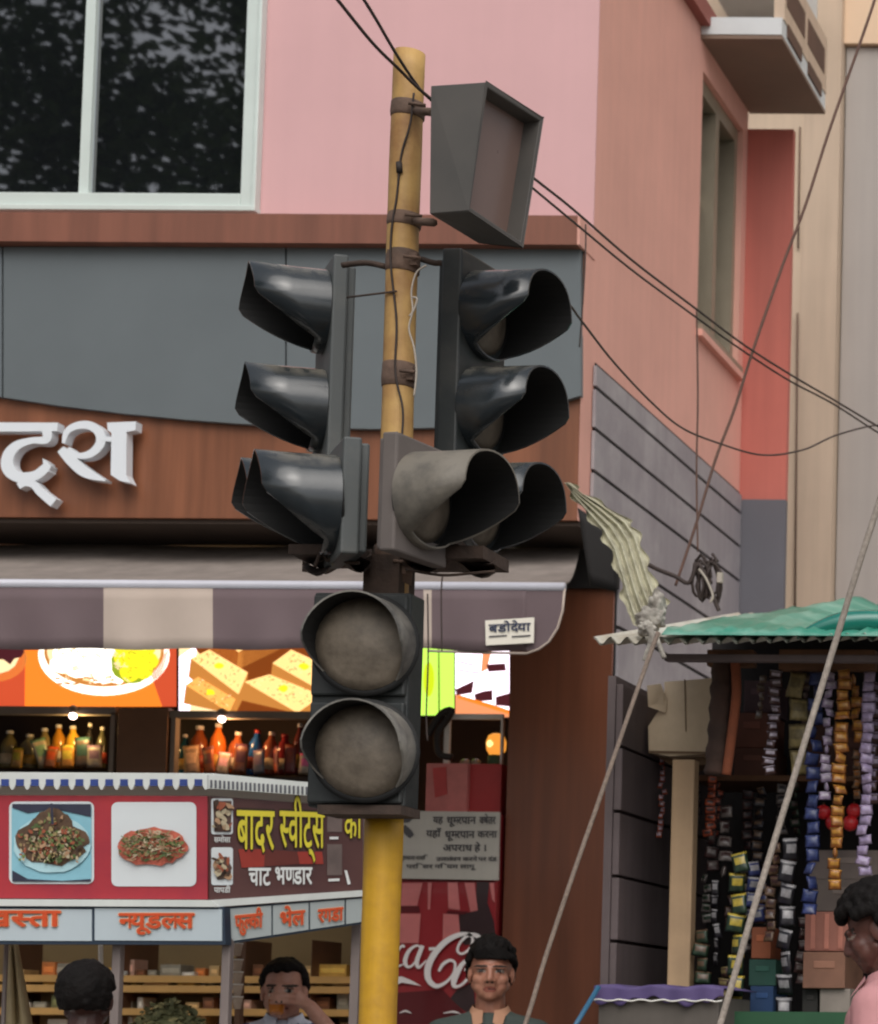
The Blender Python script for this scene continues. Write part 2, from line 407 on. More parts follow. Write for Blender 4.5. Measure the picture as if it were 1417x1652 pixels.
b = MB(m_intr); b.box((XL, 9.9, zl0), (XC - .3, 12.5, zl0 + .1)); b.build('upper_floor', bd)
b = MB(m_black); b.pbox(880, 850, 999, 948, 9.97, .028); b.build('recess_shade_board', bd)  # added black board: paints the shade of the recess under the fascia
# front window
wn = MB(m_upvc); fw = pxs(22, 9.6)
xm = at(137, 150, 9.58).x
wn.box((xw - fw, 9.56, zw), (xw, 9.66, zwt)); wn.box((xwl, 9.56, zw), (xwl + fw, 9.66, zwt)); wn.box((xwl + fw, 9.56, zw), (xw - fw, 9.66, zw + fw * 1.05)); wn.box((xwl + fw, 9.56, zwt - fw), (xw - fw, 9.66, zwt))
wn.box((xw - .006, 9.55, zw), (xw + .012, 9.6, zwt)); wn.box((xwl, 9.545, zw - .022), (xw + .014, 9.602, zw + .003))
W = wn.build('window', bd, bevel=.004); W['label'] = 'white framed front window with dark glass'
zb, zt = zw + fw * 1.05, zwt - fw
for xc in (xm, xm - 1.15, xm - 2.3):
    if xc < xwl: continue
    b = MB(m_upvc); b.box((xc - pxs(8, 9.6), 9.60, zb), (xc + pxs(8, 9.6), 9.628, zt)); b.build('mullion', W)
    b = MB(m_glass); b.box((xc + pxs(9, 9.6), 9.625 + random.uniform(0, .004), zb - .005), (min(xc + 1.15, xw - fw + .005), 9.64, zt + .005)); b.build('pane', W)
b = MB(m_upvc); gx = xw - fw; b.box((gx - pxs(5, 9.6), 9.605, zb), (gx + .001, 9.628, zt)); b.build('sash', W)

# ------------------------------------------------------------------ fascia sign of the shop
Y = 9.5
sg = thing('shop_fascia_sign', 'wood and grey fascia sign with big white Hindi letters above the awning', 'shop sign', at(400, 836, Y))
xse = 937
b = MB(m_wood); b.box((XL, 9.51, zf), (at(xse, 600, Y).x, 9.6, zl0 - .001)); b.build('wood_board', sg)
curve = [(-800, 520), (-400, 565), (0, 640), (100, 655), (200, 667), (300, 677), (380, 683), (460, 688), (520, 690), (600, 692), (700, 690), (780, 680), (850, 664), (xse, 638)]
def cy(x):
    for (xa, ya), (xb, yb) in zip(curve, curve[1:]):
        if xa <= x <= xb: return ya + (yb - ya) * (x - xa) / (xb - xa)
    return 640
b = MB(m_grey)
for xa, xb in ((-800, 3), (6, 460), (463, xse)):
    xx = [xa] + [p[0] for p in curve if xa < p[0] < xb] + [xb]
    b.ppoly([(xa, 398), (xb, 398)] + [(x, cy(x)) for x in reversed(xx)], 9.478, .03)
b.build('grey_panel', sg)
def zl(x, y): return at(x / 3.374, 600 + y / 3.374, 9.43)
wm = MB(m_letter)
solid(wm, [[(-140, 274), (316, 276), (312, 322), (-140, 326)]], zl, .05)
solid_ribbon(wm, [(256, 320), (250, 368), (170, 374), (90, 402), (44, 460), (46, 528), (102, 572), (186, 566), (240, 530), (262, 500)], [54, 44, 34, 50, 64, 68, 58, 52, 50, 40], zl, .05, 1)
solid(wm, [[(232, 470), (262, 490), (270, 545), (240, 530)]], zl, .05); wm.build('letter', sg)
wm = MB(m_letter); solid_ribbon(wm, [(100, 622), (138, 602), (182, 612), (222, 655), (292, 712)], [34, 40, 42, 46, 52], zl, .05); wm.build('letter', sg)
wm = MB(m_letter)
solid_ribbon(wm, [(346, 388), (364, 325), (420, 292), (490, 292), (540, 330), (546, 386), (500, 440), (430, 456), (366, 424)], [18, 32, 40, 46, 50, 50, 42, 32, 40], zl, .05)
solid_ribbon(wm, [(330, 420), (392, 486), (468, 548), (574, 590)], [44, 58, 56, 12], zl, .05, 1); solid_ribbon(wm, [(545, 362), (615, 366)], [26, 26], zl, .05, 2)
solid(wm, [[(584, 276), (742, 270), (738, 318), (690, 326), (688, 560), (712, 606), (652, 592), (604, 560), (608, 332), (588, 318)]], lambda x, y: zl(x, y) - V((0, .0012, 0)), .05); wm.build('letter', sg)

# ------------------------------------------------------------------ awning
aw = thing('awning', 'grey canvas awning with a maroon and beige striped valance over the shop front', 'awning', at(400, 945, 8.7))
YP = 8.7; xe = at(912, 943, YP).x; zp = at(400, 944, YP).z; zb_ = at(400, 884, 9.95).z
xbk = at(936, 895, 9.95).x
b = MB(m_canvT)
def fa(u, v):
    x = XL + (xe + (xbk - xe) * v - XL) * u; return V((x, YP + 1.25 * v, zp + .01 + (zb_ - zp) * v - .05 * math.sin(math.pi * v) + .006 * math.sin(x * 5.2)))
b.grid(fa, 60, 8); b.grid(lambda u, v: fa(1 - u, v) - V((0, 0, .006)), 60, 8); b.build('cover', aw)
b = MB(m_pipe); rp = pxs(7.5, YP); b.tube([(XL, YP, zp), (xe, YP, zp)], rp, 14); b.build('front_pipe', aw)
for xa in (xe - .5, XL + 2):
    b = MB(m_soffit); b.tube([(xa, YP, zp - .01), (xa - .12, 9.95, zp + .1)], .015, 8); b.build('arm', aw)
va = MB(m_canvD)
edges = [-1200, -690, -515, -350, -178, -5, 168, 344, 520, 684, 697, 912]
cols = [m_canvD, m_canvD, m_canvL, m_canvD, m_canvL, m_canvD, m_canvL, m_canvD, m_canvD, m_canvL, m_canvD]
def bot(x): return 1047 + 1.5 * math.sin(x * .035) + 6 * max(0, (x - 690)) / 220
def vwave(x, v): return YP - .006 + (.012 * math.sin(x * .055) + .006 * math.sin(x * .021 + 2)) * v
for i, (xa, xb) in enumerate(zip(edges, edges[1:])):
    va.use(cols[i]); last = xb == 912; xb_ = 850 if last else xb
    va.grid(lambda u, v: (lambda x: at(x, 948 + (bot(x) - 948) * v, vwave(x, v)))(xa + (xb_ - xa) * u), max(4, int((xb_ - xa) / 8)), 5)
    if last: va.ppoly([(850, 948), (911, 948), (908, 985), (900, 1012), (886, 1034), (870, 1046), (850, bot(850))], YP - .004)
Vv = va.build('valance', aw)
sd = Vv.modifiers.new('thick', 'SOLIDIFY'); sd.thickness = .006; sd.offset = 0
b = MB(m_canvL); b.tube([at(x, y, YP - .004) for x, y in ((911, 950), (908, 985), (900, 1013), (886, 1035), (870, 1047), (850, 1054), (780, 1053), (690, 1050))], pxs(2.2, YP), 6); b.build('hem', Vv)
b = MB(m_pcream); YS = YP - .03; b.ppoly([(783, 1001), (862, 996), (861, 1037), (784, 1041)], YS, .006)
b.use(m_dprint); write(b, ['ब', 'ड', 'ो', 'द', 'े', 'य', 'ा'], pixfn(789, 1008, 856, 1020, YS - .003, -3), .02)
b.use(m_print)
for k, (xa, xb) in enumerate(((789, 818), (826, 856))): b.ppoly([(xa, 1026), (xb, 1024), (xb, 1026.5), (xa, 1028.5)], YS - .003)
b.build('paper_label', Vv)['label'] = 'white printed label stuck on the valance'

# ------------------------------------------------------------------ building behind
YF = 13.2
bb = thing('apartment_building', 'plain beige and grey building rising behind the red end wall', 'building', at(1330, 1500, YF))
def zz(y): return at(1300, y, YF).z
b = MB(m_lilac); b.box((at(1345, 800, YF).x, YF + .1, .1), (6, YF + 6, zz(64))); b.build('wall', bb)
b = MB(m_peach); b.box((at(1352, 30, YF).x, YF + .06, zz(62)), (6, YF + 6, zz(-900))); b.build('upper_wall', bb)
b = MB(m_cream); b.box((at(1100, 800, YF).x, YF + .004, .1), (at(1290.5, 500, YF).x, YF + 5, zz(-900)))
b.use(m_tan); b.box((at(1290.6, 500, YF).x, YF, .1), (at(1349, 500, YF).x, YF + 5, zz(-900)))
b.use(m_slot); b.tube([at(1291, 205, YF), at(1288, 400, YF - .01)], .006, 6); b.tube([at(1287, 505, YF - .02), at(1283, 985, YF - .02)], .006, 6)
b.build('pilaster', bb)
b = MB(m_bluew); b.box((at(1150, 60, YF - .4).x, YF - .4, zz(40)), (at(1290, 60, YF - .4).x, YF + .04, zz(-8))); b.use(m_peach); b.box((at(1160, 60, YF - .4).x, YF - .35, zz(-8)), (at(1280, 60, YF - .4).x, YF + .04, zz(-80))); b.build('balcony', bb)

# ------------------------------------------------------------------ trees over the road, mirrored in the upper window
m_bark = M('bark', (84, 72, 60), .9, .3, 8, bump=.6)
m_leaf = M('tree leaf', (62, 84, 46), .6, .35, 1.2)
def tree(x, y, h, cr, label, n, seed):
    rnd = random.Random(seed)
    t = thing('broadleaf_tree', label, 'tree', (x, y, 0), 'trees across the road')
    b = MB(m_bark); top = V((x + .3, y, h * .55)); b.tube(catmull([(x, y, -.05), (x + .1, y, h * .25), top], 6), [.3 - .012 * i for i in range(13)], 10)
    tips = []
    for k in range(9):
        a = k * 2.4; e = V((x + cr * .7 * math.cos(a), y + cr * .7 * math.sin(a), h * (.6 + .045 * (k % 6)))); tips.append(e)
        b.tube(catmull([top - V((0, 0, rnd.uniform(.1, 1.2))), (top + e) / 2 + V((0, 0, .4)), e], 5), [.13 - .01 * i for i in range(11)], 6)
    b.build('trunk', t)
    lv = MB(m_leaf); cl = []
    for k in range(150):
        d = V((rnd.gauss(0, 1), rnd.gauss(0, 1), rnd.gauss(0, 1))).normalized() * rnd.random() ** .4
        cl.append(V((x + d.x * cr, y + d.y * cr, h * .72 + d.z * h * .33)))
    for k in range(n):
        c = rnd.choice(cl); p = c + V((rnd.gauss(0, .38), rnd.gauss(0, .38), rnd.gauss(0, .3)))
        ax = V((rnd.gauss(0, 1), rnd.gauss(0, 1), rnd.gauss(0, .5))).normalized(); bx = ax.orthogonal().normalized(); s_ = rnd.uniform(.06, .13)
        lv.face([p - ax * s_, p + bx * s_ * .45, p + ax * s_, p - bx * s_ * .45])
    lv.build('crown', t)
tree(-12.9, -6.0, 14.5, 3.8, 'tall leafy tree across the road, mirrored in the right pane of the upper window', 15000, 3)
tree(-17.0, -6.5, 14, 3.8, 'broad leafy tree across the road, mirrored in the left pane of the upper window', 15000, 5)
tree(-15.0, -9.8, 16.5, 4.2, 'taller leafy tree standing behind the other two across the road, mirrored above them', 5000, 8)
# ------------------------------------------------------------------ traffic signal
m_pole = M('tan yellow pole paint', (200, 160, 96), .6, .15, 7, rgb2=(158, 114, 68), bump=.25, streak=.35, lo=.4, hi=.7)
m_poley = M('yellow pole paint', (212, 162, 36), .5, .1, 6, streak=.35, rgb2=(176, 130, 48), bump=.2, lo=.45, hi=.75)
m_rust = M('rusty clamp steel', (98, 78, 66), .8, .3, 14, bump=.3)
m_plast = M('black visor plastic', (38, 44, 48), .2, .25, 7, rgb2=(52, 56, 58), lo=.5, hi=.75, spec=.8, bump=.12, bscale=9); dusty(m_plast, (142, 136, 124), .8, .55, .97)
m_plastin = M('visor inside', (20, 20, 20), .7, 0)
m_hous = M('dark green grey housing', (78, 82, 82), .55, .12, 5, rgb2=(100, 100, 96), lo=.5, hi=.8)
m_housd = M('near black housing', (38, 42, 42), .5, .2, 6, rgb2=(60, 60, 57), lo=.5, hi=.8, bump=.15); m_dust = M('dusty visor plastic', (116, 110, 100), .6, .15, 9, rgb2=(66, 64, 62), bump=.15, lo=.45, hi=.75)
m_lens = M('dust covered lens', (78, 69, 58), .55, .12, 16, rgb2=(118, 107, 93), bump=.15, bscale=60, lo=.3, hi=.7)
m_tray = M('dirty steel bracket', (66, 52, 44), .85, .3, 14, bump=.3)
m_case = M('dark grey box casing', (78, 76, 73), .55, .08, 4, rgb2=(88, 84, 80))
m_disp = M('dull display screen', (122, 100, 92), .3, .05, 2, spec=.6)
m_wire = M('dark wire', (52, 42, 38), .7, 0)
m_lwire = M('pale wire', (168, 158, 146), .6, 0)
YS_ = 6.0
ptop = at(661, 86, YS_); pbot_x = ptop.x
sgn = thing('traffic_signal', 'unlit traffic signal with black visors on a tan and yellow bamboo-like pole in front of the shop', 'traffic light', (pbot_x, YS_, .14))
sgn['label'] = 'unlit traffic signal, black visored lamp heads clustered on a tan and yellow pole'
px_, py_ = pbot_x, YS_
ru = pxs(24.5, YS_); rl = pxs(29, YS_)
zj = at(615, 1316, YS_).z
def uneven(r, z): return r * (1 + .012 * math.sin(z * 7) + .008 * math.sin(z * 23))
b = MB(m_pole); zs_ = [zj - .05 + (ptop.z - zj + .05) * k / 40 for k in range(41)]
b.tube([(px_ + .002 * math.sin(z * 3), py_, z) for z in zs_], [uneven(ru, z) for z in zs_], 24, caps=True)
b.use(m_black); b.tube([(px_, py_, ptop.z + .0005), (px_, py_, ptop.z + .001)], ru * .8, 20); b.build('upper_pole', sgn)
b = MB(m_poley); zs_ = [.14 + (zj - .14) * k / 30 for k in range(31)]
b.tube([(px_, py_, z) for z in zs_], [uneven(rl, z) for z in zs_], 24)
b.use(m_rust); b.lathe((px_, py_, zj - .005), [(rl * 1.02, 0), (rl * 1.28, .004), (rl * 1.28, .05), (rl * .9, .06)], 20); b.build('lower_pole', sgn)
def clamp(y, h, k=1.16):
    z = at(652, y, YS_).z; b = MB(m_rust); hh = pxs(h, YS_)
    b.lathe((px_, py_, z - hh / 2), [(ru * 1.01, -.002), (ru * k, 0), (ru * (k + .03), hh * .3), (ru * k, hh * .7), (ru * k * .98, hh), (ru * 1.01, hh + .002)], 20)
    b.obox((px_ + ru * 1.05, py_ - ru * .5, z), V((1, 0, 0)), V((0, 1, 0)), V((0, 0, 1)), .009, .014, hh * .3); b.tube([(px_ + ru * .6, py_ - ru * 1.3, z), (px_ + ru * 1.6, py_ - ru * .9, z)], .005, 6)
    b.build('clamp', sgn)
for y, h in ((179, 24), (357, 20), (424, 34), (607, 38), (912, 60)): clamp(y, h, 1.2 if y == 912 else 1.06)
b = MB(m_wire)
b.tube(catmull([at(x, y, YS_ - ru * 1.07) for x, y in ((668, 150), (662, 200), (650, 240), (645, 270), (640, 320), (632, 370), (631, 430), (640, 520), (638, 600), (650, 660), (648, 712))], 6), .003, 5)
b.tube([at(644, 262, YS_ - ru * 1.1), at(645, 278, YS_ - ru * 1.1)], .009, 6); b.build('strapped_wire', sgn)
b = MB(m_lwire); b.tube(catmull([at(x, y, YS_ - ru * 1.2) for x, y in ((688, 428), (672, 440), (664, 470), (666, 500), (660, 530), (668, 560), (672, 600), (668, 640))], 6), .0028, 5)
b.tube(catmull([at(x, y, YS_ - ru * 1.2) for x, y in ((664, 480), (673, 482), (668, 500), (661, 510))], 6), .003, 5); b.build('loose_wire', sgn)
b = MB(m_tray); b.tube(catmull([at(x, y, YS_) for x, y in ((552, 428), (590, 424), (622, 430))], 4), .008, 6); b.tube([at(560, 480, YS_), at(640, 470, YS_ - .05)], .003, 5); b.build('bracket_arm', sgn); b = MB(m_tray); b.tube(catmull([at(x, y, YS_) for x, y in ((680, 418), (700, 424), (712, 424))], 4), .008, 6)
b.build('bracket_arm', sgn)

UP = V((0, 0, 1))
def visor(head, C, a, Rr, L, mat, diag=1.0, base=.14):
    """cut-away hood on a lamp at C pointing along a"""
    a = V(a).normalized(); s = UP.cross(a).normalized(); n = 40; t = .005
    def ln(th):
        d = abs(th); k = 0 if d < R(86) else min(1, (d - R(86)) / R(58))
        return L * ((1 - k * (1 - base)) if k < 1 else base)
    def pt(th, r, l): return C + s * (math.sin(th) * r) + UP * (math.cos(th) * r) + a * l
    vs = []; fs = []
    for i in range(n + 1):
        th = -math.pi + 2 * math.pi * i / n; l = ln(th) + .004 * math.sin(th * 3)
        fl = 1.0 + .02 * math.cos(th)
        vs += [pt(th, Rr, 0), pt(th, Rr * (1 - .0), l * .5), pt(th, Rr * fl, l), pt(th, Rr * fl - t, l), pt(th, Rr - t, 0)]
    out = MB(mat)
    for i in range(n):
        for k in range(4):
            q = [i * 5 + k, (i + 1) * 5 + k, (i + 1) * 5 + k + 1, i * 5 + k + 1]
            out.c = 0
            if k == 3: out.use(m_plastin)
            else: out.use(mat)
            out.face([vs[j] for j in q], k < 2)
    o = out.build('visor', head); return o
def lens(head, C, a, r):
    b = MB(m_lens); b.lathe(C, [(r, -.01), (r, .004), (r * .8, .014), (r * .5, .024), (r * .2, .03), (.001, .031)], 32, a)
    b.use(m_plastin); b.lathe(C - V(a) * .004, [(r, 0), (r * 1.12, 0), (r * 1.12, .006), (r, .006)], 32, a); return b.build('lens', head)
def head(pixc, Y, a, wid, hgt, dep, aspects, Rr, L, mats, label=None, mat=m_hous, lr=.86, off=0):
    """housing whose front plate centre shows at pixc; aspects = heights (m) of the lamps from its centre"""
    a = V(a).normalized(); s = UP.cross(a).normalized(); C = at(*pixc, Y)
    b = MB(mat); b.obox(C - a * dep / 2, a, s, UP, dep / 2, wid / 2, hgt / 2)
    b.obox(C - a * (dep + .012), a, s, UP, .012, wid / 2 * .8, hgt / 2 * .94)
    h = b.build('signal_head', sgn, bevel=.006)
    if label: h['label'] = label
    for z, mt in zip(aspects, mats):
        c = C + UP * z + a * .001 + s * off
        lens(h, c, a, Rr * lr); visor(h, c, a, Rr, L, mt)
    return h
aL = (-.82, -.572, -.09); aR = (.985, -.17, -.04)
p1 = pxs(1, 6.0)
# upper heads, one facing left, one facing right
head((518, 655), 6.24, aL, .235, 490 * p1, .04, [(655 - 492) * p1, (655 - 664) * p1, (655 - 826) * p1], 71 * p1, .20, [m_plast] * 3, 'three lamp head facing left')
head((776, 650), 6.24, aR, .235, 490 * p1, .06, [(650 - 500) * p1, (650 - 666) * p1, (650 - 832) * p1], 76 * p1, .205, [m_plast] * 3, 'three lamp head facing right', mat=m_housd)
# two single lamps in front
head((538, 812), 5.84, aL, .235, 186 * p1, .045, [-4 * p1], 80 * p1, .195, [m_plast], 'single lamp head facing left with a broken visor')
head((682, 808), 5.76, (.975, -.22, -.03), .22, 186 * p1, .045, [0 * p1], 76 * p1, .205, [m_dust], 'dusty single lamp head facing right', mat=M('dusty housing', (104, 96, 92), .7, .12, 6), off=.0)
# dirty tray under the single lamps
b = MB(m_tray)
def tray(x0, x1, y, y2):
    def fn(u, v):
        p = at(x0 + (x1 - x0) * u, y + (y2 - y) * u + 7 * math.sin(u * 9 + v * 4) , 5.9 + .2 * v); return p
    b.grid(fn, 14, 6); b.grid(lambda u, v: fn(1 - u, v) - V((0, 0, .028 + .01 * math.sin(u * 11))), 14, 6)
tray(488, 600, 905, 893); tray(650, 800, 895, 905)
b.obox(at(545, 898, 5.95), V((1, 0, 0)), V((0, 1, 0)), UP, .09, .09, .013); b.obox(at(735, 902, 5.95), V((1, 0, 0)), V((0, 1, 0)), UP, .11, .09, .017)
b.tube(catmull([at(x, y, 5.86) for x, y in ((508, 915), (520, 890), (530, 905), (548, 880), (556, 905), (580, 908))], 5), .005, 5)
b.tube(catmull([at(x, y, 5.86) for x, y in ((655, 918), (690, 925), (720, 928), (760, 925), (798, 922))], 5), .004, 5); b.build('lower_bracket', sgn)
# front head with two lamps
aF = V((-.04, -1, 0)).normalized(); s_ = UP.cross(aF)
C = at(578, 1128, 5.86)
b = MB(m_housd); W2, H2 = 77 * p1, 172 * p1
b.obox(C + V((0, .052, 0)), V((1, 0, 0)), V((0, 1, 0)), UP, W2, .045, H2)
b.obox(C + V((0, .005, 86 * p1)), V((1, 0, 0)), V((0, 1, 0)), UP, W2 * .97, .012, H2 * .47); b.obox(C + V((0, .005, -86 * p1)), V((1, 0, 0)), V((0, 1, 0)), UP, W2 * .97, .012, H2 * .47)
h = b.build('signal_head', sgn, bevel=.006); h['label'] = 'two lamp head facing the road'
for y in (1040, 1212):
    c = at(592, y, 5.84); aV = V((.03, -1, -.05)).normalized()
    lens(h, c + aV * .012, V((.14, -1, 0)).normalized(), 74 * p1); visor(h, c + V((0, .01, 0)), aV, 77 * p1, .115, M('grey dusty visor', (134, 130, 122), .55, .15, 9, rgb2=(70, 68, 66), bump=.12), base=.03)
b = MB(m_tray); b.obox(at(596, 1310, 5.9), V((1, 0, 0)), V((0, 1, 0)), UP, 66 * p1, .06, .012); b.build('mounting_plate', sgn); b = MB(m_tray); b.obox(at(628, 940, 6.0), V((1, 0, 0)), V((0, 1, 0)), UP, 29 * p1, .05, 40 * p1); b.build('mounting_plate', sgn)
# hooded display box by the pole top
A = at(695, 138, 5.80); B_ = at(785, 132, 5.77); E_ = at(876, 190, 5.99); D = at(693, 345, 5.80); C_ = at(755, 340, 5.77); F_ = at(843, 399, 5.99)
H = A + (E_ - B_); G = at(772, 393, 6.02)
b = MB(m_case)
b.face([A, D, C_, B_]); b.face([A, B_, E_, H]); b.face([D, G, F_, C_]); b.face([A, H, G, D]); b.face([H, E_, F_, G])
cen = (B_ + E_ + F_ + C_) / 4; nrm = (E_ - B_).cross(C_ - B_).normalized()
if nrm.dot(CAM - cen) < 0: nrm = -nrm
Q = [B_, E_, F_, C_]; Qi = [cen + (p - cen) * .93 for p in Q]; Qd = [p - nrm * .05 + (cen - p) * .05 for p in Qi]
for i in range(4):
    j = (i + 1) % 4; b.face([Q[i], Q[j], Qi[j], Qi[i]]); b.face([Qi[i], Qi[j], Qd[j], Qd[i]])
bx = b.build('display_box', sgn, bevel=.003)
b = MB(m_disp); b.face([p + nrm * .002 for p in Qd]); b.build('screen', bx)
for y in (179, 357): b = MB(m_rust); b.tube([at(672, y, 5.96), at(700, y + 2, 5.86)], .011, 6); b.build('bracket_arm', sgn)

# ------------------------------------------------------------------ people
def remesh(mb, name, parent, vox, sm=2, org=None):
    me = mb.mesh('t', V((0, 0, 0))); o = bpy.data.objects.new('t', me); COL.objects.link(o)
    r = o.modifiers.new('r', 'REMESH'); r.mode = 'VOXEL'; r.voxel_size = vox; r.use_smooth_shade = True
    s = o.modifiers.new('s', 'SMOOTH'); s.iterations = sm; s.factor = .5
    dg = bpy.context.evaluated_depsgraph_get(); dg.update()
    out = bpy.data.meshes.new_from_object(o.evaluated_get(dg), depsgraph=dg); out.name = name
    bpy.data.objects.remove(o)
    ob = bpy.data.objects.new(name, out); COL.objects.link(ob); ob.parent = parent; ORG[ob] = ORG[parent]
    out.materials.clear(); return ob
def skin(name, c): 
    mt = M(name, tuple(int(x * k) for x, k in zip(c, (.94, .90, .88))), .48, .1, 18, rgb2=tuple(min(255, int(x * k)) for x, k in zip(c, (1.06, 1.06, 1.04))), bump=.1, bscale=80); mt.node_tree.nodes['Principled BSDF'].inputs['Subsurface Weight'].default_value = .08; mt.node_tree.nodes['Principled BSDF'].inputs['Subsurface Radius'].default_value = (.02, .008, .004); return mt
m_eye = M('eye white', (128, 114, 104), .3, 0); m_iris = M('iris', (28, 20, 16), .2, 0); m_hair = M('black hair', (20, 17, 16), .7, .3, 30, bump=.4, bscale=140, spec=.15); m_brow = M('eyebrow', (46, 32, 26), .7, 0)
def person(label, loc, rot, h, skin_c, shirt, pose=None, hair='short', pitch=0, yaw=0, lean=0, trousers=(60, 62, 70), collar=None, brow=True, drop=(0, 0)):
    k = h / 1.7; P = thing('person', label, 'person', loc); P.rotation_euler = (0, 0, rot); P.scale = (k, k, k); ORG[P] = V((0, 0, 0))
    pose = pose or {}
    Ls, Rs = V((.168, 0, 1.345)), V((-.168, 0, 1.345))
    LE, LW = pose.get('l', (V((.235, .02, 1.11)), V((.23, -.06, .87)))); RE, RW = pose.get('r', (V((-.235, .02, 1.11)), V((-.23, -.06, .87))))
    mb = MB(m_eye)
    def legs(mb, g):
        for s in (1, -1):
            mb.cap((s * .09, 0, .9), (s * .1, -.01, .49), .085 + g, .056 + g); mb.cap((s * .1, -.01, .49), (s * .1, .02, .09), .055 + g, .04 + g)
    legs(mb, 0)
    for s in (1, -1): mb.cap((s * .1, .02, .05), (s * .115, -.15, .035), .042, .034)
    def trunk(mb, g):
        mb.ell((0, 0, .95), (.155 + g, .11 + g, .13)); mb.ell((0, 0, 1.12), (.145 + g, .1 + g, .2)); mb.ell((0, .0, 1.28), (.16 + g, .1 + g, .14))
        for q in (Ls, Rs): mb.cap(q, (0, .005, 1.375), .05 + g * .7, .062 + g * .7)
        for s in (1, -1): mb.cap((s * .03, .01, 1.41), (s * .11, .005, 1.375), .035 + g * .5, .032 + g * .5)
    trunk(mb, 0)
    for S, E, Wr in ((Ls, LE, LW), (Rs, RE, RW)):
        mb.cap(S, E, .05, .04); mb.cap(E, Wr, .041, .027)
    # hands: palm, four fingers of different length, thumb
    for Wr, E, s, key in ((LW, LE, 1, 'lh'), (RW, RE, -1, 'rh')):
        if key in pose: pose[key](mb); continue
        d = (Wr - E).normalized(); f = V((0, -1, 0)); f = (f - d * f.dot(d)).normalized(); q = d.cross(f)
        mb.ell(Wr + d * .05, (.02, .042, .05), rot=Matrix((q, f, d)).transposed())
        for i, (o, l) in enumerate(((-.03, .07), (-.01, .08), (.01, .075), (.03, .055))):
            a = Wr + d * .085 - f * o; m_ = a + d * l * .55 - q * s * .008; mb.cap(a, m_, .0095, .009); mb.cap(m_, m_ + d * l * .4 - q * s * .02, .009, .0075)
        a = Wr + d * .03 + f * .035; mb.cap(a, a + d * .035 + f * .02, .012, .0105); mb.cap(a + d * .035 + f * .02, a + d * .065 + f * .018, .0105, .009)
    mb.cap((0, .015, 1.40), (0, .0, 1.53), .058, .052)
    piv = V((0, .01, 1.50)); HR = Matrix.Rotation(yaw, 3, 'Z') @ Matrix.Rotation(pitch, 3, 'X') @ Matrix.Rotation(lean, 3, 'Y')
    dv = V((0, drop[0], drop[1]))
    def hp(x, y, z): return piv + dv + HR @ (V((x, y, z)) - piv)
    def he(mb, c, r): mb.ell(hp(*c), r, 20, 14, HR)
    def hc(mb, a, b_, r0, r1): mb.cap(hp(*a), hp(*b_), r0, r1)
    he(mb, (0, .018, 1.612), (.074, .094, .09)); he(mb, (0, -.022, 1.56), (.062, .068, .078)); he(mb, (0, -.05, 1.512), (.042, .04, .036)); he(mb, (0, -.066, 1.494), (.024, .022, .018))
    for s in (1, -1):
        he(mb, (s * .038, -.05, 1.556), (.028, .03, .028)); he(mb, (s * .036, -.04, 1.53), (.028, .034, .03)); hc(mb, (s * .012, -.083, 1.606), (s * .052, -.07, 1.604), .0105, .009)
        hc(mb, (s * .054, -.01, 1.535), (s * .03, -.05, 1.502), .018, .016)
        he(mb, (s * .013, -.096, 1.551), (.010, .012, .009)); he(mb, (s * .077, .012, 1.572), (.009, .02, .032)); he(mb, (s * .033, -.072, 1.586), (.015, .013, .012))
    hc(mb, (0, -.086, 1.6), (0, -.105, 1.558), .0085, .0135)
    hc(mb, (-.018, -.084, 1.524), (.018, -.084, 1.524), .007, .007); hc(mb, (-.015, -.083, 1.513), (.015, -.083, 1.513), .0075, .0075); hc(mb, (-.012, -.086, 1.537), (.012, -.086, 1.537), .012, .012)
    body = remesh(mb, 'body', P, .005, 2)
    me = body.data
    mts = [skin('skin ' + str(skin_c), skin_c), m_eye, m_iris, m_brow, M('lips ' + str(skin_c), tuple(int(x * y) for x, y in zip(skin_c, (.86, .68, .68))), .45, 0)]
    for mt in mts: me.materials.append(mt)
    inv = HR.inverted()
    for f in me.polygons:
        c = piv + inv @ (V(f.center) - dv - piv)
        if c.z < 1.48 or c.y > -.05: continue
        ax = abs(c.x)
        if ((ax - .033) / .0165) ** 2 + ((c.z - 1.587) / .0065) ** 2 < 1: f.material_index = 2 if ((ax - .033) ** 2 + (c.z - 1.587) ** 2) < .0075 ** 2 else 1
        elif brow and ((ax - .034) / .025) ** 2 + ((c.z - 1.6065) / .0055) ** 2 < 1: f.material_index = 3
        elif abs(c.z - 1.5955) < .0022 and .018 < ax < .05: f.material_index = 3
        elif (c.x / .025) ** 2 + ((c.z - 1.5185) / .0115) ** 2 < 1 and c.y < -.07: f.material_index = 3 if abs(c.z - 1.5185) < .0014 else 4
        elif ((ax - .009) / .005) ** 2 + ((c.z - 1.545) / .0035) ** 2 < 1 and c.y < -.09: f.material_index = 3
    # hair
    rnd = random.Random(label); hb = MB(m_hair)
    cnt = {'short': 620, 'curly': 560, 'cap': 620}[hair]
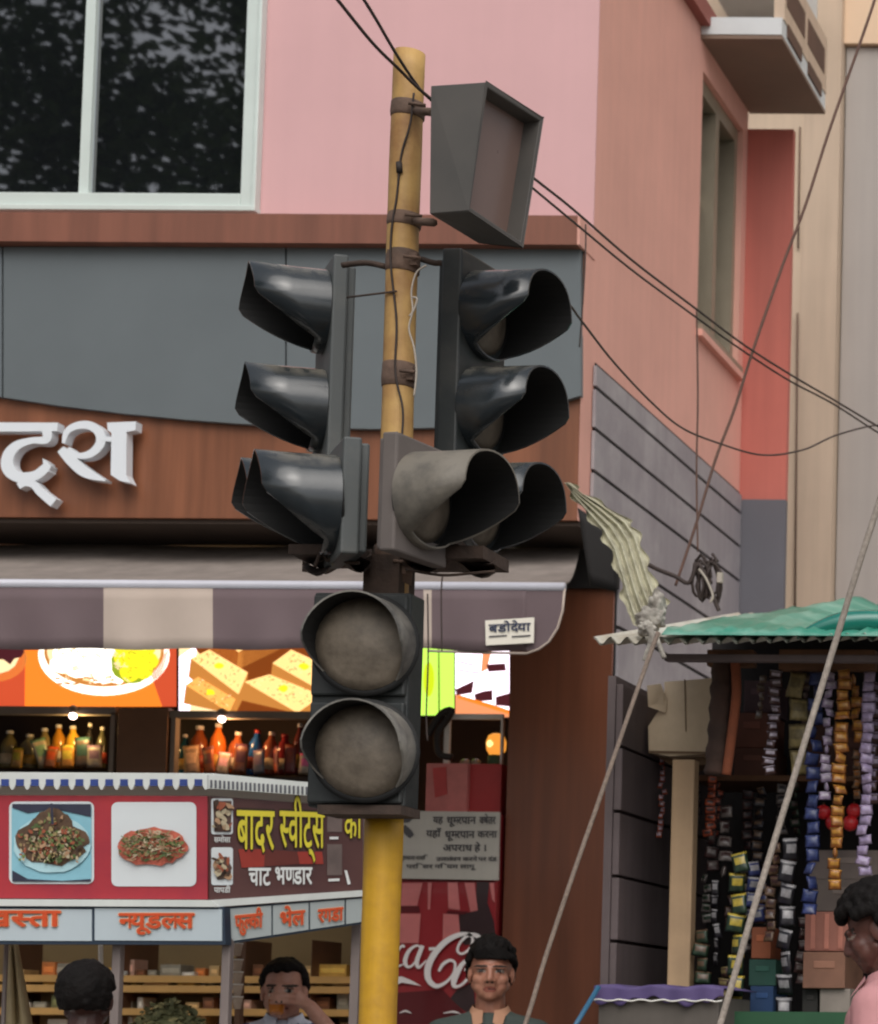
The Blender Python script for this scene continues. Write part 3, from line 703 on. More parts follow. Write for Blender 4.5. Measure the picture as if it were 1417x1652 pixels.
    for i in range(cnt):
        z = 1 - 2 * (i + .5) / cnt; ph = i * 2.39996; rr = math.sqrt(1 - z * z)
        d = V((rr * math.cos(ph), rr * math.sin(ph), z))
        lim = .42 if d.y < -.35 else (.10 if d.y < .15 else -.62)
        if hair == 'short' and d.y < -.35: lim = .50 - .10 * math.sin(d.x * 6 + 1)
        if hair == 'cap' and d.y < -.35: lim = .62
        if d.z < lim + rnd.uniform(-.06, .04) * (.4 if hair == 'cap' else 1): continue
        g = {'short': .008, 'curly': .022, 'cap': .004}[hair]
        p = (d.x * (.074 + g), .018 + d.y * (.094 + g), 1.612 + d.z * (.09 + g + (.012 if hair == 'short' else 0)))
        r_ = {'short': rnd.uniform(.012, .017), 'cap': .016, 'curly': rnd.uniform(.012, .022)}[hair]; jt = .0018 if hair == 'cap' else .003
        q = hp(*p)
        hb.ell(q + V((rnd.gauss(0, jt), rnd.gauss(0, jt), rnd.gauss(0, jt))), r_, 8, 6)
    if hair == 'short':      # strands combed over the brow
        for i in range(46):
            x = -.066 + .132 * i / 45; y = -.076 * math.sqrt(max(.05, 1 - (x / .09) ** 2)) + .01
            a = hp(x * .8, y - .006, 1.675 - abs(x) * .2); c_ = hp(x + .008, y - .012, 1.641 + rnd.uniform(-.006, .008) - abs(x) * .05); hb.cap(a, c_, .011, .005)
    ho = remesh(hb, 'hair', P, .0045, 3 if hair == 'cap' else 2); ho.data.materials.append(m_hair)
    # clothes
    sm_, slv = shirt
    sb = MB(m_eye); trunk(sb, .02)
    for S, E, Wr, kk in ((Ls, LE, LW, 'l'), (Rs, RE, RW, 'r')): sb.cap(S, S + (E - S) * slv, .064, .06)
    sb.ell((0, 0, .93), (.178, .135, .12))
    so_ = remesh(sb, 'shirt', P, .008, 2); so_.data.materials.append(sm_)
    if collar:
        cb_ = MB(collar if collar is not True else sm_)
        def fcol(u, v):
            a = -math.pi / 2 + math.pi * (.10 + 1.8 * u); fr = max(0, -math.sin(a)); rr_ = .064 + .016 * v
            return V((rr_ * math.cos(a) * (1 + .05 * v), .010 + rr_ * math.sin(a) * 1.05 - .012 * fr * v, 1.462 - .024 * fr - .042 * v - .022 * fr ** 3 * v))
        cb_.grid(fcol, 34, 5); cb_.grid(lambda u, v: fcol(1 - u, v) * 1 - V((0, 0, 0)) + V((fcol(1 - u, v).x * -.05, -.003 * 0, -.002)), 34, 5)
        for s in (1, -1): cb_.raw([V((s * .022, -.062, 1.44)), V((s * .062, -.05, 1.425)), V((s * .05, -.10, 1.372)), V((s * .018, -.096, 1.392))], [(0, 1, 2, 3), (3, 2, 1, 0)])
        co = cb_.build('collar', P)
    tb = MB(m_eye); legs(tb, .014); tb.ell((0, 0, .93), (.168, .125, .12))
    to = remesh(tb, 'trousers', P, .01, 2); to.data.materials.append(M('trousers ' + str(trousers), trousers, .8, .1, 6))
    return P, HR, hp
def stand(px, py_chin, Y, k):     # ground point so that the head's centre column shows at px
    p = at(px, py_chin, Y); return V((p.x, p.y, .14))
m_green = M('dark green shirt', (66, 76, 72), .85, .08, 5, bump=.15)
m_pinks = M('pink shirt', (190, 136, 138), .85, .06, 5, bump=.2)
m_plaid = M('white and blue patterned shirt', (206, 212, 228), .85, .03, 9, rgb2=(70, 78, 124), lo=.54, hi=.58)
m_maroon = M('dark maroon shirt', (84, 46, 46), .85, .1, 5)
def place(px, py_top, Y):
    t = at(px, py_top, Y); return V((t.x, t.y, .14)), t.z - .14
l_, hgt = place(794, 1521, 8.7)
person('young man in a dark green shirt standing before the red drinks fridge', l_, R(17), hgt / 1.0, (172, 122, 102), (m_green, .55), hair='short', yaw=R(2), collar=M('tan collar', (186, 140, 112), .8, .05))
# man drinking: hand with fingers closed round a glass
def hold(mb0):
    mb = MB(m_eye)
    mb.ell((.062, -.150, 1.560), (.030, .022, .042), rot=Matrix.Rotation(R(-40), 3, 'Y')); mb.cap((.105, -.125, 1.525), (.066, -.148, 1.557), .026, .024)
    for i, z in enumerate((1.598, 1.578, 1.558, 1.539)):
        l = (.8, 1.0, 1.0, .85)[i]
        a, b_, c, d = V((.056, -.160, z)), V((.030, -.190, z + .004)), V((-.004, -.200, z + .004)), V((-.034 * l, -.190, z + .001))
        mb.cap(a, b_, .0098, .0092); mb.cap(b_, c, .0092, .0086); mb.cap(c, d, .0086, .0072)
    mb.cap((.055, -.128, 1.577), (.03, -.116, 1.592), .0115, .0105); mb.cap((.03, -.116, 1.592), (.002, -.118, 1.596), .0105, .0085)
    mb0.raw([p + V((0, -.03, -.045)) for p in mb.v], mb.f, True)
l_, hgt = place(462, 1536, 8.75)
P2, HR2, hp2 = person('man in a white and blue shirt drinking tea beside the food cart', l_, R(21), hgt, (176, 132, 116), (m_plaid, .5), pose={'l': (V((.27, -.10, 1.26)), V((.105, -.155, 1.48))), 'lh': hold}, hair='cap', pitch=R(2), collar=True, drop=(-.03, -.04))
k2 = hgt / 1.7; rm = Matrix.Rotation(R(21), 3, 'Z')
def loc2(p): return l_ + rm @ (V(p) * k2)
b = MB(M('orange tea', (196, 118, 40), .25, .05, 5)); ax = rm @ V((.0, .35, .94)).normalized()
b.lathe(loc2((-.012, -.182, 1.453)), [(.02, 0), (.026, .002), (.029, .05), (.030, .06)], 18, ax); b.use(M('clear cup rim', (206, 196, 180), .2, 0)); b.lathe(loc2((-.012, -.182, 1.453)) + ax * .06, [(.0302, 0), (.032, .02), (.030, .02), (.028, .001)], 18, ax)
tag(b.build('tea_glass'), 'small glass of orange tea held at the mouth of the drinking man', 'glass')
l_, hgt = place(142, 1557, 7.15)
person('person seen from behind with dark hair in front of the food cart', l_, R(197), hgt, (70, 44, 38), (m_maroon, .6), hair='cap')
l_, hgt = place(1436, 1430, 6.9)
person('curly haired person in a pink shirt at the kiosk counter, cut by the frame', l_, R(-92), hgt, (96, 62, 54), (m_pinks, .55), hair='curly', pitch=R(24), collar=True)
# ------------------------------------------------------------------ shop interior: lit menu boards, shelves, bottles
def E_(name, c, e): return M('lit ' + name, c, emit=e)
e_or = E_('orange', (244, 128, 40), 1.0); e_red = E_('red orange', (214, 84, 50), .8); e_wh = E_('white', (255, 248, 232), 1.7); e_ye = E_('yellow', (244, 226, 40), 1.0)
e_cr = E_('cream', (255, 224, 170), 1.0); e_ck = E_('biscuit', (250, 180, 92), .95); e_ck2 = E_('pale biscuit', (255, 206, 130), 1.15); e_br = E_('toffee', (150, 74, 26), .6); e_gn = E_('lime', (190, 245, 90), 1.1)
e_gd = E_('yellow lime', (200, 220, 30), .95); e_pk = E_('pink white', (255, 236, 250), 1.8); e_mr = E_('dark plum', (96, 40, 48), .5); e_sal = E_('salmon', (240, 150, 100), .9); e_brn = E_('crust', (200, 130, 60), .85); e_gg = E_('leaf green', (150, 170, 40), .8)
m_frame = M('grey shelf frame', (128, 118, 108), .6, .06, 4); m_wfr = M('white shelf frame', (238, 236, 228), .5, .05, 5)
YM = 10.55
def mf(k): return lambda x, y: at(x, y, YM - .0015 * k)
mn = thing('menu_board', 'backlit menu board with orange plate of white and yellow sweets over the counter', 'menu board', at(140, 1140, YM))
b = MB(m_black); b.pbox(-700, 985, 286, 1141, YM + .002, .09); b.build('box', mn)
b = MB(e_or); b.ppoly([(-300, 990), (285, 990), (285, 1140), (-300, 1140)], YM)
b.use(e_red); b.ppoly([(-300, 990), (42, 990), (40, 1140), (-300, 1140)], YM - .003); b.ppoly([(230, 1050), (285, 1030), (285, 1140), (262, 1140)], YM - .003)
f = mf(2); b.use(e_brn); blob(b, -8, 1062, 52, 38, f, 24); b.use(e_cr); blob(b, -12, 1056, 44, 32, mf(3), 20, .04)
b.use(e_mr); blob(b, 10, 1052, 24, 16, mf(4), 14, .3)
b.use(e_wh); blob(b, 168, 1056, 106, 66, f, 40); b.use(e_brn); blob(b, 168, 1052, 97, 56, mf(3), 40); b.use(e_cr); blob(b, 168, 1050, 92, 51, mf(4), 40)
b.use(e_wh)
for x, y, rx, ry in ((115, 1052, 30, 18), (150, 1048, 26, 22), (135, 1078, 32, 16), (165, 1085, 28, 18), (178, 1066, 20, 20), (100, 1072, 20, 14), (190, 1096, 10, 8)): blob(b, x, y, rx, ry, mf(5 + (x % 3)), 16, .06)
b.use(e_gg); blob(b, 215, 1072, 36, 30, mf(8), 20, .05)
b.use(e_ye)
for x, y, r in ((200, 1062, 16), (222, 1056, 17), (242, 1066, 14), (210, 1084, 17), (232, 1082, 15), (198, 1046, 13), (240, 1046, 12)): blob(b, x, y, r, r * .95, mf(9 + (x % 3)), 14, .05)
b.use(E_('warm shade', (246, 214, 170), .9))
for k in range(46): x, y = random.uniform(92, 205), random.uniform(1040, 1100); ribbon(b, [(x, y), (x + random.uniform(-9, 9), y + random.uniform(2, 6)), (x + random.uniform(-12, 12), y + random.uniform(2, 8))], [1.5, 2.2, 1], mf(12 + k % 3), 3)
b.use(e_gg)
for k in range(26): x, y = random.uniform(196, 246), random.uniform(1042, 1094); ribbon(b, [(x, y), (x + random.uniform(-6, 6), y + random.uniform(1, 4))], [1.6, 1], mf(14), 2)
b.use(e_brn)
for k in range(14): blob(b, random.uniform(85, 185), random.uniform(1092, 1105), 6, 2, mf(12), 6, .3)
b.build('picture', mn)
mc = thing('menu_board', 'backlit menu board picturing golden cake slices above the bottle shelf', 'menu board', at(395, 1150, YM))
b = MB(m_black); b.pbox(288, 985, 560, 1151, YM + .002, .09); b.build('box', mc)
b = MB(e_cr); b.ppoly([(289, 990), (560, 990), (560, 1150), (289, 1150)], YM); b.use(e_pk); b.ppoly([(289, 1060), (318, 1040), (306, 1150), (289, 1150)], YM - .003)
b.use(e_br); b.ppoly([(310, 1040), (560, 1030), (560, 1150), (380, 1150), (395, 1120), (350, 1090)], YM - .003)
def slab(px, mat_t, k):
    (x0, y0), (x1, y1), (x2, y2), (x3, y3) = px; d = 30; cl_ = lambda y: min(y, 1150)
    b.use(e_brn); b.ppoly([(x0, y0), (x3, y3), (x3 - 4, cl_(y3 + d)), (x0 - 4, cl_(y0 + d))], YM - .0015 * k); b.ppoly([(x3, y3), (x2, y2), (x2 - 2, cl_(y2 + d)), (x3 - 4, cl_(y3 + d))], YM - .0015 * k)
    b.use(mat_t); b.ppoly(px, YM - .0015 * (k + 1))
    b.use(e_br)
    for q in range(46):
        b.use((e_br, e_brn, e_cr, e_ck)[q % 4] if q > 8 else e_br); u, v = random.uniform(.03, .97), random.uniform(.05, .95); x = (x0 * (1 - u) + x1 * u) * (1 - v) + (x3 * (1 - u) + x2 * u) * v; y = (y0 * (1 - u) + y1 * u) * (1 - v) + (y3 * (1 - u) + y2 * u) * v
        ribbon(b, [(x, y), (x + random.uniform(-5, 5), y + random.uniform(-4, 4))], [1.3, .9], mf(k + 2 + q % 3), 2)
    b.use(e_ye); blob(b, (x0 + x2) / 2, (y0 + y2) / 2, 8, 5, mf(k + 6), 8, .3)
slab([(330, 1010), (420, 990), (470, 1010), (385, 1052)], e_ck2, 2); slab([(308, 1062), (338, 1048), (400, 1085), (385, 1120)], e_ck2, 4); slab([(440, 1070), (470, 1048), (540, 1080), (510, 1110)], e_ck2, 5)
slab([(395, 1100), (435, 1088), (520, 1122), (480, 1150)], e_ck2, 8); slab([(300, 1105), (320, 1092), (380, 1128), (370, 1150)], e_ck, 8)
b.build('picture', mc)
mg = thing('menu_board', 'narrow backlit lime green board beside the pole', 'menu board', at(705, 1150, YM))
b = MB(m_black); b.pbox(640, 985, 734, 1155, YM + .002, .08); b.build('box', mg)
b = MB(e_gn); b.ppoly([(640, 990), (733, 990), (733, 1154), (640, 1154)], YM); b.use(e_gd); blob(b, 692, 1096, 9, 28, mf(1), 14); b.use(m_black); b.ppoly([(707, 1040), (709, 1040), (710, 1154), (707.5, 1154)], YM - .004); b.build('picture', mg)
mw = thing('menu_board', 'backlit board picturing white and plum layered sweets next to the wood panel', 'menu board', at(778, 1157, YM))
b = MB(m_black); b.pbox(735, 985, 823, 1158, YM + .002, .08); b.build('box', mw)
b = MB(e_pk); b.ppoly([(735, 990), (822, 990), (822, 1157), (735, 1157)], YM)
b.use(e_sal); b.ppoly([(735, 1120), (822, 1150), (822, 1157), (735, 1157)], YM - .003); b.ppoly([(780, 1040), (796, 1040), (786, 1080), (776, 1085)], YM - .003)
b.use(e_mr)
for q in ([(735, 1112), (748, 1106), (765, 1098), (762, 1118), (737, 1122)], [(765, 1120), (780, 1115), (795, 1113), (795, 1130), (768, 1132)], [(800, 1124), (822, 1118), (822, 1140), (800, 1138)], [(785, 1072), (815, 1070), (817, 1082), (788, 1084)], [(737, 1066), (768, 1073), (768, 1075), (737, 1068)], [(737, 1080), (775, 1085), (775, 1087), (737, 1082)]): b.ppoly(q, YM - .005)
b.use(e_or); b.ppoly([(740, 1121), (800, 1138), (822, 1146), (822, 1152), (795, 1144), (738, 1126)], YM - .008); b.build('picture', mw)

YB_ = 10.5
def shelf_unit(x0, x1, y0, y1, label, right=True):
    t = thing('shelf_cabinet', label, 'cabinet', at((x0 + x1) / 2, y1, YB_))
    b = MB(m_frame); b.pbox(x0, y0, x1, y0 + 10, YB_, .04); b.build('top_rail', t)
    b = MB(m_frame); b.pbox(x0 if not right else x1 - 11, y0 + 10.2, x0 + 11 if not right else x1, y1, YB_, .04); b.build('post', t)
    b = MB(M('dark cabinet', (44, 30, 24), .7, .1, 3)); b.pbox(x0, y1, x1, y1 + 12, YB_ + .005, .55); b.pbox(x0, y0, x1, y1, YB_ + .5, .02); b.build('carcass', t); return t
shelf_unit(-300, 186, 1140, 1246, 'grey framed wall cabinet holding pale bottles, left of the brown panel'); shelf_unit(273, 560, 1148, 1254, 'grey framed wall cabinet holding coloured bottles, right of the brown panel', False)
b = MB(m_intr); b.pbox(187, 1142, 272, 1250, YB_ - .01, .05); tag(b.build('partition_board', bevel=.003), 'plain dark brown board between the two bottle cabinets', 'board')
def bottle(px, ybot, w, h, mat, cap, label, Y=YB_ + .18, group='bottles in the lit wall cabinets', tilt=0):
    r = pxs(w / 2, Y); H = pxs(h, Y); o = at(px, ybot, Y)
    t = thing('bottle', label, 'bottle', o, group)
    ax = V((math.sin(R(tilt)), 0, math.cos(R(tilt))))
    b = MB(mat); b.lathe(o, [(r * .9, 0), (r, H * .04), (r, H * .3), (r * .94, H * .42), (r, H * .55), (r * .85, H * .7), (r * .4, H * .84), (r * .36, H * .92)], 14, ax); b.build('body', t); lb = MB(M('bottle label ' + label[:9], tuple(random.choice(((196, 180, 150), (150, 60, 40), (180, 170, 160), (70, 60, 50), (190, 150, 70)))), .5, .2, 40)); lb.lathe(o + ax * H * .12, [(r * 1.02, 0), (r * 1.02, H * .26)], 14, ax); lb.build('label', t)
    b = MB(cap); b.lathe(o + ax * H * .92, [(r * .42, 0), (r * .42, H * .07), (r * .36, H * .08)], 12, ax); b.build('cap', t)
def gl(n, c): return M(n, c, .18, .12, 9, spec=.6)
g_wh = M('white cap', (206, 200, 190), .4, 0); g_rd = M('red cap', (150, 40, 36), .4, 0)
for px, w, h, n, c in ((14, 26, 62, 'olive', (110, 100, 66)), (46, 28, 56, 'grey green', (122, 116, 90)), (74, 24, 66, 'sand', (142, 124, 80)), (97, 22, 72, 'amber', (190, 130, 40)), (121, 24, 70, 'yellow', (218, 168, 52)), (143, 14, 74, 'black', (40, 36, 34)), (163, 16, 68, 'dull green', (86, 84, 60))):
    bottle(px, 1240, w, h, gl(n + ' syrup', c), g_wh, n + ' bottle in the left wall cabinet', tilt=(-4, 6, 0, 5, -5, 3)[h % 6])
for px, w, h, n, c in ((297, 18, 66, 'teal', (26, 78, 92)), (320, 30, 80, 'brown', (134, 70, 36)), (350, 26, 84, 'orange', (214, 112, 40)), (378, 26, 70, 'russet', (150, 80, 44)), (405, 22, 74, 'blue', (34, 84, 150)), (432, 24, 70, 'brick', (140, 74, 50)), (458, 26, 66, 'crimson', (140, 44, 46)), (482, 20, 84, 'plum', (112, 52, 46)), (505, 20, 70, 'wine', (110, 40, 40))):
    bottle(px, 1250, w, h, gl(n + ' syrup', c), g_wh if n not in ('blue', 'crimson', 'wine') else g_rd, n + ' bottle in the right wall cabinet', tilt=(5, -4, 7, 0, -6, 3, -3, 4, 0)[h % 9])
e_bulb = M('lit bulb glass', (255, 226, 214), emit=6.0)
def spot(px, py, col, pw, label):
    t = thing('spot_lamp', label, 'lamp', at(px, py, YB_ - .01)); o = at(px, py, YB_ - .02)
    b = MB(m_frame); b.lathe(o + V((0, 0, .012)), [(.014, 0), (.02, .012), (.02, .03), (.004, .04)], 14); b.build('holder', t)
    b = MB(e_bulb); b.ell(o, .017, 12, 8); b.build('bulb', t)
    l = bpy.data.lights.new('bulb_light', 'POINT'); lo = bpy.data.objects.new('bulb_light', l); COL.objects.link(lo); l.energy = pw; l.color = col; l.shadow_soft_size = .02; lo.parent = t; lo.location = o - ORG[t] + V((0, .06, -.04))
spot(118, 1155, (1, .62, .22), 1.6, 'small glowing lamp over the yellow bottles'); spot(358, 1160, (1, .5, .2), 1.6, 'small glowing lamp over the orange bottles')

# lower shelves with packed sweets, seen through the cart
YL = 10.3
sh = thing('goods_shelf', 'long tan shelves of packed sweets behind the food cart', 'shelf', at(280, 1690, YL)); m_shelf = M('warm shelf board', (214, 166, 96), .5, .12, 4, streak=.1)
for y in (1576, 1592, 1629, 1690): b = MB(m_shelf); b.pbox(-200, y, 625, y + 6, YL, .4); b.build('board', sh)
for x in (3, 196, 384, 500, 600): b = MB(m_intr); b.pbox(x - 4, 1516, x + 4, 1730, YL + .01, .3); b.build('upright', sh)
b = MB(M('back wall olive', (150, 128, 88), .7, .1, 2)); b.pbox(-300, 1490, 640, 1760, YL + .42, .03); b.build('back_board', sh)
cols = {'grey': (150, 146, 130), 'orange': (206, 122, 60), 'tan': (196, 164, 112), 'pink': (200, 160, 140), 'yellow': (214, 170, 82), 'white': (206, 202, 190), 'red': (132, 50, 52), 'olive': (116, 118, 76), 'brown': (120, 78, 50)}
rows = ((1576, [(28, 22, 12, 'tan'), (78, 22, 24, 'orange'), (106, 36, 22, 'grey'), (211, 12, 28, 'pink'), (226, 14, 12, 'brown'), (275, 34, 20, 'grey'), (303, 20, 8, 'white'), (323, 16, 14, 'orange'), (345, 16, 18, 'tan'), (416, 18, 20, 'brown'), (474, 22, 16, 'red'), (536, 46, 20, 'yellow'), (577, 20, 14, 'grey')]),
        (1592, [(84, 30, 8, 'yellow'), (140, 26, 8, 'tan'), (212, 18, 8, 'yellow'), (252, 44, 10, 'tan'), (300, 30, 8, 'yellow'), (328, 10, 8, 'grey'), (400, 12, 8, 'white'), (508, 26, 9, 'yellow'), (556, 40, 7, 'tan')]),
        (1629, [(18, 20, 18, 'grey'), (40, 18, 12, 'white'), (96, 28, 24, 'olive'), (132, 22, 16, 'pink'), (206, 14, 14, 'grey'), (226, 10, 20, 'white'), (310, 22, 12, 'tan'), (336, 18, 20, 'brown'), (396, 18, 16, 'pink'), (520, 24, 20, 'brown'), (553, 20, 26, 'grey'), (580, 16, 18, 'white')]),
        (1690, [(20, 30, 40, 'tan'), (60, 30, 30, 'yellow'), (92, 34, 46, 'white'), (205, 18, 50, 'white'), (320, 26, 54, 'tan'), (398, 14, 44, 'pink'), (520, 30, 38, 'red'), (563, 30, 40, 'tan')]))
more = random.Random(21)
for y, its in rows:
    occ = [(p - w_ / 2 - 1, p + w_ / 2 + 1) for p, w_, h_, c in its]
    for k in range(60):
        w_ = more.randint(12, 26); p = more.randint(8, 590); c = more.choice(['tan', 'yellow', 'orange', 'grey', 'brown', 'pink', 'olive', 'white', 'red'])
        if sum(1 for q in its if q[3] == c) >= 4 or any(p - w_ / 2 < e and p + w_ / 2 > a for a, e in occ) or (205 < p < 340 and y > 1620): continue
        its.append((p, w_, more.randint(7, 11) if y == 1592 else more.randint(10, 26), c)); occ.append((p - w_ / 2 - 1, p + w_ / 2 + 1))
nm = {1576: 'top', 1592: 'second', 1629: 'third', 1690: 'lowest'}; seen = {}
for y, its in rows:
    for px, w_, h_, c in its:
        key = (y, c); seen[key] = seen.get(key, 0) + 1
        b = MB(M(c + ' carton', cols[c], .6, .15, 12)); b.pbox(px - w_ / 2, y - h_, px + w_ / 2, y - .4, YL + .05 + .02 * (px % 3), .12)
        b.use(M(c + ' carton print', tuple(min(255, int(q * 1.25)) for q in cols[c]), .6, .1, 20)); b.pbox(px - w_ / 2 + 3, y - h_ * .7, px + w_ / 2 - 3, y - h_ * .3, YL + .047 + .02 * (px % 3), .01)
        side = 'left of the cart post' if px < 188 else ('between the cart posts' if px < 360 else 'right of the corner post')
        tag(b.build('snack_box', bevel=.003), '%s%s packet %s, %s shelf' % (('', 'second ', 'third ', 'fourth ')[seen[key] - 1], c, side, nm[y]), 'packet', 'packets on the shelves behind the cart')
# ------------------------------------------------------------------ food cart
m_cred = M('red flex banner', (176, 52, 58), .45, .08, 3, rgb2=(150, 44, 60)); m_cmar = M('maroon flex banner', (72, 42, 42), .4, .12, 3, rgb2=(88, 56, 52)); m_cwhite = M('white cart paint', (214, 218, 214), .45, .05, 5, streak=.08)
m_cpan = M('pale blue lettered panel', (186, 198, 204), .4, .04, 3); m_cblue = M('dark blue line', (40, 54, 70), .5, .05, 5); m_post = M('grey cart post', (138, 126, 122), .5, .1, 5, metal=.2, streak=.1)
m_check = M('blue check', (48, 68, 134), .6, .1, 6); m_ltxt = M('orange red paint', (206, 78, 34), .5, .06, 9); m_lhalo = M('peach outline', (236, 196, 158), .5, 0); m_ytxt = M('yellow lettering', (214, 200, 56), .45, .08, 9); m_ysh = M('dark lettering edge', (48, 34, 14), .5, 0); m_wtxt = M('white lettering', (220, 222, 220), .45, 0)
m_sky = M('printed sky blue', (136, 190, 206), .45, .08, 6); m_navy = M('printed navy', (50, 52, 70), .45, .1, 6); m_pwh = M('printed white', (214, 220, 222), .4, .02, 4)
YC = 7.6; S0 = at(337, 1500, YC); S1 = at(586, 1500, 8.0); sd_ = (S1 - S0); sd_.z = 0; sd_.normalize(); NS = sd_.cross(UP); NS = -NS if NS.y > 0 else NS
def ff(x, y, o=0.0): return at(x, y, YC - o)
def fs(x, y, o=0.0):
    d = ray(x, y); p = S0 + NS * o; return CAM + d * ((p - CAM).dot(NS) / d.dot(NS))
ct = thing('food_cart', 'snack cart with a red and maroon picture banner and pale lettered fascia', 'food cart', at(150, 1600, YC) * 1); ct.location.z = .14; ORG[ct] = V(ct.location)
def panel(mb, q, fn, o, th):
    P = [fn(x, y, o) for x, y in q]; n = (0, th, 0) if fn is ff else tuple(-NS * th); mb.prism(P, n)
# roof deck, trim
zr = ff(100, 1249).z; XLc = ff(-330, 1300).x; YBk = 8.9
b = MB(m_cwhite); b.prism([V((XLc, YC + .03, zr - .02)), V((S0.x - .02, YC + .03, zr - .02)), V((S1.x - .02, 8.03, zr - .02)), V((at(588, 1290, YBk).x, YBk, zr - .02)), V((XLc, YBk, zr - .02))], (0, 0, .03)); b.build('roof', ct)
b = MB(m_cwhite); panel(b, [(-330, 1247), (337, 1250), (337, 1266), (-330, 1264)], ff, .03, .012)
step = 24
for k in range(-14, 14):
    x = k * step + 8; b.use(m_check); panel(b, [(x - 6, 1257), (x + 6, 1257), (x + 6, 1268), (x - 6, 1268)], ff, .034, .003)
    b.use(m_cwhite); P = [(x + 6 + 12 * q / 8, 1264 + 10 * math.sin(math.pi * q / 8)) for q in range(9)]; panel(b, P, ff, .031, .008)
b.use(m_cwhite); panel(b, [(337, 1250), (586, 1268), (586, 1290), (337, 1272)], fs, .03, .012)
for k in range(34):
    x = 340 + 7 * k; y = 1250 + (x - 337) * .072; b.use(M('grey stripe', (96, 98, 104), .6, .1, 6)); panel(b, [(x, y + 8), (x + 3, y + 8), (x + 3, y + 21), (x, y + 21)], fs, .034, .003)
b.build('roof_trim', ct)
# banners
b = MB(m_cred); panel(b, [(-330, 1282), (335, 1284), (335, 1451), (-330, 1447)], ff, 0, .03)
b.use(m_pwh)
def rrect(x0, y0, x1, y1, r=10):
    P = []
    for cx, cy_, a0 in ((x1 - r, y0 + r, -90), (x1 - r, y1 - r, 0), (x0 + r, y1 - r, 90), (x0 + r, y0 + r, 180)):
        for q in range(5): a = R(a0 + 22.5 * q); P.append((cx + r * math.cos(a), cy_ + r * math.sin(a)))
    return P
def fo(k): return lambda x, y: ff(x, y, .003 * k)
def pol(P, k): b.face([ff(x, y, .003 * k) for x, y in P])
pol(rrect(15, 1293, 152, 1426), 1); pol(rrect(180, 1294, 317, 1430), 1); pol(rrect(-150, 1292, -13, 1424), 1)
b.use(m_sky); pol(rrect(19, 1297, 148, 1422, 8), 2)
b.use(m_navy); pol([(20, 1297), (147, 1297), (147, 1318), (88, 1305), (45, 1312), (20, 1303)], 3); pol([(20, 1404), (45, 1418), (100, 1421), (147, 1418), (147, 1422), (20, 1422)], 3)
b.use(M('printed pale blue', (176, 214, 222), .45, .06, 6)); blob(b, 84, 1362, 62, 46, fo(4), 30, .02)
b.use(M('printed brown food', (92, 70, 52), .5, .3, 30)); rj = random.Random(2); pol([(84 + 56 * math.cos(t) * (1 + rj.uniform(-.1, .1)) * (.75 if math.sin(t) < -.4 else 1), 1360 + (54 if math.sin(t) < 0 else 36) * math.sin(t) * (1 + rj.uniform(-.1, .08))) for t in [k * math.pi / 17 for k in range(34)]], 5)
fc = [M('food bit %d' % i, c, .5, .1, 20) for i, c in enumerate(((150, 132, 90), (112, 128, 74), (176, 140, 108), (156, 84, 58), (70, 52, 40), (190, 176, 146), (86, 106, 60)))]
rnd = random.Random(11)
for k in range(420):
    x, y = rnd.gauss(84, 28), rnd.gauss(1360, 19)
    if not (30 < x < 134 and 1308 < y < 1390) or abs(x - 84) > (y - 1302) * 1.15: continue
    b.use(rnd.choice(fc)); blob(b, x, y, rnd.uniform(1.6, 5), rnd.uniform(1.2, 3.6), fo(6 + k % 5), 7, .4, rnd.random() * 3)
b.use(m_navy); pol([(82, 1296), (85, 1296), (87, 1330), (83, 1330)], 12)
b.use(M('printed red food', (186, 96, 76), .5, .25, 30)); pol([(244 + 57 * math.cos(t) * (1 + rj.uniform(-.07, .07)), 1366 + 31 * math.sin(t) * (1 + rj.uniform(-.1, .1))) for t in [k * math.pi / 17 for k in range(34)]], 4); b.use(M('printed pale noodle', (206, 150, 124), .5, .2, 30)); pol([(244 + 40 * math.cos(t) * (1 + rj.uniform(-.12, .12)), 1360 + 19 * math.sin(t) * (1 + rj.uniform(-.12, .12))) for t in [k * math.pi / 14 for k in range(28)]], 5)
for k in range(260):
    x, y = rnd.gauss(244, 27), rnd.gauss(1366, 13)
    if ((x - 244) / 54) ** 2 + ((y - 1366) / 28) ** 2 > 1: continue
    b.use(rnd.choice([fc[0], fc[3], fc[5], fc[1], fc[2], fc[6]])); ribbon(b, [(x, y), (x + rnd.uniform(-8, 8), y + rnd.uniform(-5, 5)), (x + rnd.uniform(-13, 13), y + rnd.uniform(-6, 6))], [2.4, 2.2, 1.4], fo(6 + k % 5), 4)
b.build('front_banner', ct)
b = MB(m_cmar); panel(b, [(338, 1284), (586, 1302), (586, 1441), (338, 1452)], fs, 0, .03)
def so2(k): return lambda x, y: fs(x, y, .003 * k)
def spol(P, k): b.face([fs(x, y, .003 * k) for x, y in P])
b.use(M('printed red glow', (150, 50, 38), .45, .1, 8)); spol([(385, 1370), (428, 1370), (426, 1398), (390, 1400)], 1); spol([(480, 1374), (520, 1374), (522, 1394), (484, 1394)], 1)
b.use(M('printed dark glow', (96, 40, 32), .45, .1, 8)); spol([(428, 1370), (480, 1374), (484, 1394), (426, 1398)], 1)
b.use(m_pwh); spol(rrect(341, 1288, 376, 1346, 4), 1); spol(rrect(341, 1367, 376, 1428, 4), 1)
b.use(M('printed dark food', (84, 62, 54), .5, .3, 20)); spol([(344, 1292), (374, 1292), (373, 1342), (346, 1342)], 2); blob(b, 359, 1400, 14, 20, so2(2), 12, .2)
